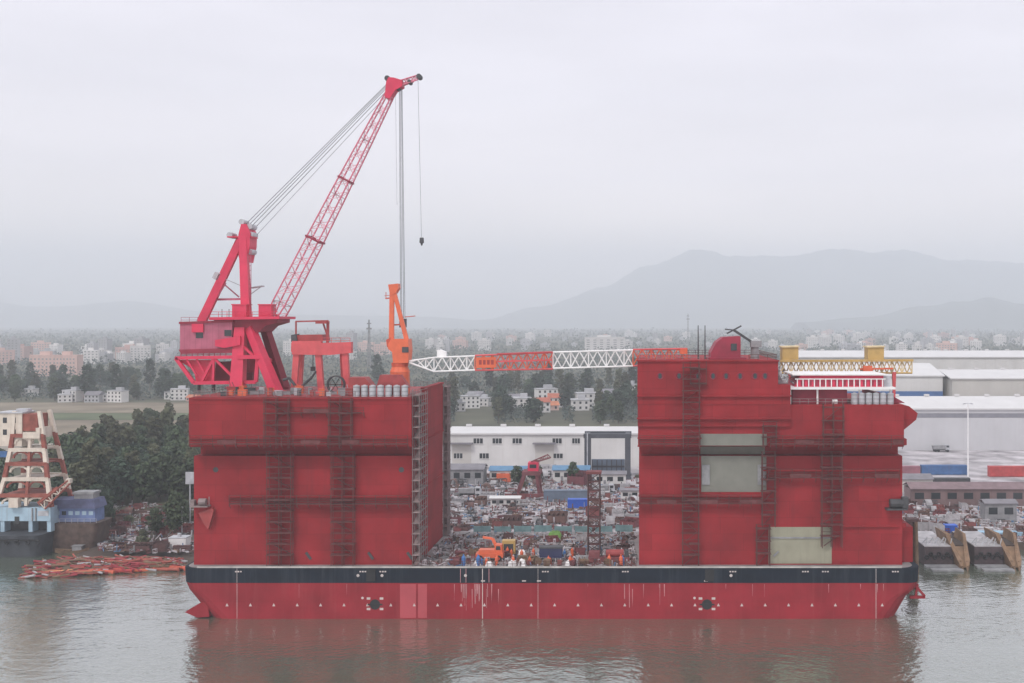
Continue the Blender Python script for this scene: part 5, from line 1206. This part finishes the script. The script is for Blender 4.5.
def town(n, x0, x1, y0, y1, where, ks=(0, 0, 1, 2, 3, 4, 4)):
    for i in range(n):
        k = r.choice(ks); p = gnd(r.uniform(x0, x1), r.uniform(y0, y1), 2); o = BP[k][0]; sc = r.uniform(.75, 1.2)
        if k in bu: o = dup(o, p, r.uniform(-.5, .5), sc)
        else: bu.add(k); place(o, p, 0, sc)
        px = HX+(p.x-CAMX)*FPX/(p.y-CAMY); tag(o, f"{BP[k][1]} hazy town block {where}, {thirds((px-x0)/(x1-x0), ('leftmost', 'left', 'centre', 'right', 'rightmost'))} {'far' if p.y > 2600 else 'near'} part", 'building', f'{BP[k][1]} town blocks {where}')
town(22, 430, 530, 338, 352, 'over the white boom, left part'); town(16, 530, 640, 336, 350, 'over the white boom, near the right tower')
town(34, 760, 900, 334, 352, 'behind the yellow gantry'); town(30, 900, 965, 337, 356, 'above the sheds right of the yellow gantry'); town(14, 965, 1030, 337, 352, 'at the far right above the sheds')
town(26, 80, 185, 352, 364, 'left of the tall red derrick crane'); town(10, -10, 60, 352, 366, 'at the far left over the tree belt'); town(10, 280, 400, 345, 360, 'behind the portal crane'); town(10, 640, 760, 338, 350, 'behind the portholed house')
for i, (x, wd, lab) in enumerate(((47, 26, 'long pinkish apartment slab at the left over the trees, left half'), (68, 20, 'long pinkish apartment slab at the left over the trees, right half'))):
    o = dup(BP[3][0], gnd(x, 376, 2), .02, (1.0 if i == 0 else .85, 1, 1.25)); tag(o, lab, 'building')
p = gnd(605, 352, 2); o = dup(BP[1][0], p, 0, (3.2, 1.5, 1.3)); tag(o, 'broad white hall with a tall end far behind the white boom', 'building')
def pylon(label, px, y, h):
    p = gnd(px, y, 2); t = thing('radio_mast', label, 'mast', p); b = MB(); w = h*.03
    b.lattice([(p.x-w, p.y-w, 2), (p.x+w, p.y-w, 2), (p.x+w, p.y+w, 2), (p.x-w, p.y+w, 2)], [(p.x-.4, p.y-.4, h), (p.x+.4, p.y-.4, h), (p.x+.4, p.y+.4, h), (p.x-.4, p.y+.4, h)], 10, .35, .2); b.build('shaft', GREY, t)
    b = MB(); b.box(p.x-w*1.6, p.x+w*1.6, p.y-.3, p.y+.3, h*.82, h*.85); b.box(p.x-w*1.3, p.x+w*1.3, p.y-.3, p.y+.3, h*.92, h*.94); b.build('crossarm', GREY, t)
[bpy.data.objects.remove(BP[k][0]) for k in range(6) if k not in bu]
pylon('thin grey mast between the portal crane and the orange crane', 369, 372, 62); pylon('thin grey mast behind the antennas of the right tower', 688, 345, 80)
# ------------------------------------------------------------------ ground, water, hills, sky, air
def shore(x):
    if x < -124: return 68
    if x < -112: return 68-(x+124)/12*16
    if x < -70: return 52+math.sin(x*.31)*1.6+math.sin(x*.9)*.7
    if x < 86: return 39.6
    return 66
xs = sorted(set([-14000, -6000, -4000, -2500, -1500, -900, -600, -400, -300, -250, -200, -170]+[-150+2*i for i in range(130)]+[112+6*i for i in range(10)]+[180, 220, 280, 360, 500, 800, 1400, 2500, 4000, 6000, 14000, 86.01, 85.99, -69.99, -70.01]))
rows = [(0, -3.5, -1.2), (.1, 2, -.2), (3, 2, .5), (8, 2, .9), (18, 2, 1.4), (34, 2, 1.9), (60, 2, 2), (120, 2, 2), (300, 2, 2), (700, 2, 2), (1500, 2, 2), (3000, 2, 2), (5000, 2, 2), (15000, 2, 2)]
v, fcs = [], []
for x in xs:
    for s, hq, hb_ in rows:
        soft = x < -69.9
        v.append((x, shore(x)+s, (hb_ if soft else hq)+(R.uniform(-.12, .12) if soft and .1 < s < 50 else 0)))
n = len(rows)
for i in range(len(xs)-1):
    for j in range(n-1): fcs.append((i*n+j, (i+1)*n+j, (i+1)*n+j+1, i*n+j+1))
land = M('land_soil', (.085, .085, .055), .95, .45, .012, bump=.2)
ln, ll = land.node_tree.nodes, land.node_tree.links; lb = ln['Principled BSDF']; old = lb.inputs['Base Color'].links[0].from_socket
lg = ln.new('ShaderNodeNewGeometry'); ls = ln.new('ShaderNodeSeparateXYZ'); ll.new(lg.outputs['Position'], ls.inputs[0])
lnz = ln.new('ShaderNodeTexNoise'); lnz.inputs['Scale'].default_value = .25; lnz.inputs['Detail'].default_value = 6; ll.new(lg.outputs['Position'], lnz.inputs['Vector'])
lm = ln.new('ShaderNodeMath'); lm.operation = 'MULTIPLY_ADD'; ll.new(lnz.outputs['Fac'], lm.inputs[0]); lm.inputs[1].default_value = 60; ll.new(ls.outputs[1], lm.inputs[2])
lr = ln.new('ShaderNodeMapRange'); ll.new(lm.outputs[0], lr.inputs[0]); lr.inputs[1].default_value = 105; lr.inputs[2].default_value = 150
lc = ln.new('ShaderNodeMix'); lc.data_type = 'RGBA'; ll.new(lr.outputs[0], lc.inputs[0]); lc.inputs[6].default_value = (.075, .055, .045, 1); ll.new(old, lc.inputs[7]); ll.new(lc.outputs[2], lb.inputs['Base Color'])
ob = MB().add(v, fcs).build('ground', land); struct(ob)
def sheet(name, x0, x1, y0, y1, z, mt): struct(MB().add([(x0, y0, z), (x1, y0, z), (x1, y1, z), (x0, y1, z)], [(0, 1, 2, 3)]).build(name, mt))
YARD = M('yard_concrete', (.38, .355, .37), .9, .5, .11, bump=.1, streak=.0)
sheet('yard', -66, 84, 39.9, 290, 2.05, YARD); sheet('yard', 84.2, 420, 67, 300, 2.05, YARD)
FT = M('field_tan', (.20, .165, .12), .95, .3, .03); FG = M('field_green', (.09, .11, .055), .95, .35, .03); FW = M('field_pale', (.28, .25, .21), .95, .25, .03)
for (xa, xb, ya, yb, z, mt) in ((-620, -180, 335, 420, 2.3, FT), (-660, -200, 422, 470, 2.3, FG), (-700, -200, 472, 560, 2.3, FT), (-520, -150, 300, 333, 2.3, FG), (-480, -210, 255, 298, 2.3, FW)): sheet('field', xa, xb, ya, yb, z, mt)
# water
wm = bpy.data.materials.new('river_water'); wm.use_nodes = True; nt = wm.node_tree; nd, lk = nt.nodes, nt.links
bs = nd['Principled BSDF']; bs.inputs['Base Color'].default_value = (.098, .122, .086, 1); bs.inputs['Roughness'].default_value = .5; bs.inputs['Specular IOR Level'].default_value = 0
gl = nd.new('ShaderNodeBsdfGlossy'); gl.inputs['Roughness'].default_value = .10; gl.inputs['Color'].default_value = (.95, .95, .95, 1)
lw = nd.new('ShaderNodeLayerWeight'); lw.inputs['Blend'].default_value = .5; fr = nd.new('ShaderNodeValToRGB'); lk.new(lw.outputs['Facing'], fr.inputs[0]); e_ = fr.color_ramp.elements
e_[0].position = 0; e_[0].color = (.05, .05, .05, 1); e_[1].position = 1; e_[1].color = (.9, .9, .9, 1)
for po, va in ((.5, .22), (.72, .52)): q_ = e_.new(po); q_.color = (va, va, va, 1)
ms = nd.new('ShaderNodeMixShader'); lk.new(fr.outputs[0], ms.inputs[0]); lk.new(bs.outputs[0], ms.inputs[1]); lk.new(gl.outputs[0], ms.inputs[2]); lk.new(ms.outputs[0], nd['Material Output'].inputs['Surface'])
tc = nd.new('ShaderNodeTexCoord')
def wn(scale, sx=1, sy=1, det=3):
    mp = nd.new('ShaderNodeMapping'); mp.inputs['Scale'].default_value = (sx, sy, 1); mp.inputs['Rotation'].default_value = (0, 0, .15); lk.new(tc.outputs['Object'], mp.inputs[0])
    x = nd.new('ShaderNodeTexNoise'); x.inputs['Scale'].default_value = scale; x.inputs['Detail'].default_value = det; lk.new(mp.outputs[0], x.inputs['Vector']); return x.outputs['Fac']
h = None
for fac, amp in ((wn(.9, .8, 1.0, 3), 1.0), (wn(.22, .8, 1, 2), 1.6)):
    mu = nd.new('ShaderNodeMath'); mu.operation = 'MULTIPLY'; lk.new(fac, mu.inputs[0]); mu.inputs[1].default_value = amp
    if h is None: h = mu.outputs[0]
    else: ad = nd.new('ShaderNodeMath'); lk.new(h, ad.inputs[0]); lk.new(mu.outputs[0], ad.inputs[1]); h = ad.outputs[0]
cal = wn(.018, 1, 2.2, 3); mr = nd.new('ShaderNodeMapRange'); lk.new(cal, mr.inputs[0]); mr.inputs[1].default_value = .35; mr.inputs[2].default_value = .65; mr.inputs[3].default_value = .55; mr.inputs[4].default_value = 1.0
bp = nd.new('ShaderNodeBump'); bp.inputs['Distance'].default_value = .16; lk.new(h, bp.inputs['Height']); lk.new(mr.outputs[0], bp.inputs['Strength']); [lk.new(bp.outputs[0], q_.inputs['Normal']) for q_ in (gl, bs, lw)]
struct(MB().add([(-6000, -400, 0), (6000, -400, 0), (6000, 160, 0), (-6000, 160, 0)], [(0, 1, 2, 3)]).build('water', wm))
# hills
def hills(name, d_, ridge, depth, mt, amp, seed):
    r = random.Random(seed); ph = [(r.uniform(.5, 3)*10**-2/ (d_/1000)*k, r.uniform(0, 6.3), 1/k) for k in (1, 2, 3, 5, 8, 13)]
    v, fc_ = [], []; nx, ny = 220, 22; x0, x1 = ridge[0][0], ridge[-1][0]
    def hz(px):
        for (a, ya), (b, yb) in zip(ridge, ridge[1:]):
            if a <= px <= b: u = (px-a)/(b-a); u = u*u*(3-2*u); y = ya+(yb-ya)*u; return CAMH+(HY-y)*d_/FPX
        return 0
    for i in range(nx+1):
        px = x0+(x1-x0)*i/nx; H = hz(px); X = CAMX+(px-HX)*d_/FPX
        for j in range(ny+1):
            u = j/ny; prof = math.sin(math.pi*u)**1.15
            jag = sum(w*math.sin(X*k*1.0+u*9*(q+1)+a) for q, (k, a, w) in enumerate(ph))*amp
            v.append((X, d_+CAMY+(u-.5)*depth, -2+max(0, (H+jag*H*.11)*prof)))
    for i in range(nx):
        for j in range(ny): a = i*(ny+1)+j; fc_.append((a, a+ny+1, a+ny+2, a+1))
    struct(MB().add(v, fc_).build(name, mt, smooth=True))
HM = M('hill_forest', (.045, .065, .05), .95, .3, .004)
hills('hills', 13000, [(430, 322), (480, 320), (540, 308), (600, 291), (650, 273), (700, 258), (730, 263), (780, 263), (840, 251), (900, 246), (950, 257), (1000, 258), (1080, 270), (1200, 315), (1300, 322)], 3000, HM, 1, 3)
hills('hills', 8200, [(800, 322), (870, 318), (920, 309), (960, 304), (985, 299), (1010, 303), (1060, 305), (1120, 310), (1200, 322)], 1300, HM, 1, 5)
hills('hills', 13600, [(-400, 322), (-200, 305), (-60, 294), (40, 305), (120, 300), (200, 312), (330, 316), (420, 316), (520, 322)], 1500, HM, 1, 9)
# air
hz = MB().box(-14500, 14500, -420, 15600, -5, 1040).build('haze', []); 
hm = bpy.data.materials.new('haze_air'); hm.use_nodes = True; hn = hm.node_tree; hn.nodes.remove(hn.nodes['Principled BSDF'])
pv = hn.nodes.new('ShaderNodeVolumePrincipled'); pv.inputs['Color'].default_value = (.89, .935, 1.0, 1); pv.inputs['Density'].default_value = HAZE; pv.inputs['Anisotropy'].default_value = 0
hn.links.new(pv.outputs[0], hn.nodes['Material Output'].inputs['Volume']); hz.data.materials.append(hm); hz['kind'] = 'stuff'; tag(hz, 'pale grey mist lying over the river, yard and plain', 'haze')
# sky and sun
w = bpy.data.worlds.new('World'); S.world = w; w.use_nodes = True; N, L = w.node_tree.nodes, w.node_tree.links
bg = N['Background']; bg.inputs['Strength'].default_value = .1
sky = N.new('ShaderNodeTexSky'); sky.sky_type = 'NISHITA'; sky.sun_disc = False; sky.sun_elevation = math.radians(52); sky.sun_rotation = math.radians(205); sky.dust_density = 3
tc = N.new('ShaderNodeTexCoord'); sp = N.new('ShaderNodeSeparateXYZ'); L.new(tc.outputs['Generated'], sp.inputs[0])
cr_ = N.new('ShaderNodeValToRGB'); L.new(sp.outputs[2], cr_.inputs[0]); el = cr_.color_ramp.elements
K = 9.5
el[0].position = 0; el[0].color = (.80, .82, .90, 1); el[1].position = 1; el[1].color = (.95, .95, 1.0, 1)
for pos, cc in ((.03, (1.34, 1.18, 1.10)), (.075, (1.62, 1.40, 1.28)), (.13, (1.13, 1.03, 1.05)), (.2, (.90, .85, .91)), (.32, (.81, .775, .85)), (.6, (.88, .87, .91))): q = el.new(pos); q.color = (*cc, 1)
mp = N.new('ShaderNodeMapping'); mp.inputs['Scale'].default_value = (1, 1, 4.5); L.new(tc.outputs['Generated'], mp.inputs[0])
nz = N.new('ShaderNodeTexNoise'); nz.inputs['Scale'].default_value = 3.2; nz.inputs['Detail'].default_value = 5; L.new(mp.outputs[0], nz.inputs['Vector'])
mr = N.new('ShaderNodeMapRange'); L.new(nz.outputs['Fac'], mr.inputs[0]); mr.inputs[1].default_value = .3; mr.inputs[2].default_value = .7; mr.inputs[3].default_value = K*.91; mr.inputs[4].default_value = K*1.09
vm = N.new('ShaderNodeVectorMath'); vm.operation = 'SCALE'; L.new(cr_.outputs[0], vm.inputs[0]); L.new(mr.outputs[0], vm.inputs['Scale'])
mx = N.new('ShaderNodeMix'); mx.data_type = 'RGBA'; mx.inputs[0].default_value = .93; L.new(sky.outputs[0], mx.inputs[6]); L.new(vm.outputs[0], mx.inputs[7]); L.new(mx.outputs[2], bg.inputs['Color'])
sl_ = bpy.data.lights.new('sun', 'SUN'); sl_.energy = SUN; sl_.angle = math.radians(12); sl_.color = (1, .97, .93); so = bpy.data.objects.new('sun', sl_); COL.objects.link(so)
az = math.radians(205); elv = math.radians(52); dr = Vector((math.sin(az)*math.cos(elv), math.cos(az)*math.cos(elv), math.sin(elv))); so.rotation_euler = dr.to_track_quat('Z', 'Y').to_euler()
# camera
cd = bpy.data.cameras.new('camera'); cam = bpy.data.objects.new('camera', cd); COL.objects.link(cam); cam.location = (CAMX, CAMY, CAMH); cam.rotation_euler = (math.pi/2, 0, 0)
cd.sensor_width = 36; cd.lens = 36*FPX/1024; cd.shift_x = -(HX-512)/1024; cd.shift_y = -(341.5-HY)/1024; cd.clip_end = 40000; S.camera = cam
S.view_settings.view_transform = 'Standard'; S.view_settings.look = 'None'; S.view_settings.gamma = 1; S.view_settings.exposure = EXPO; S.view_settings.use_curve_mapping = False
S.render.engine = 'CYCLES'; S.cycles.use_denoising = True; S.cycles.volume_bounces = 8; S.cycles.max_bounces = 10; S.cycles.diffuse_bounces = 3; S.cycles.use_adaptive_sampling = True
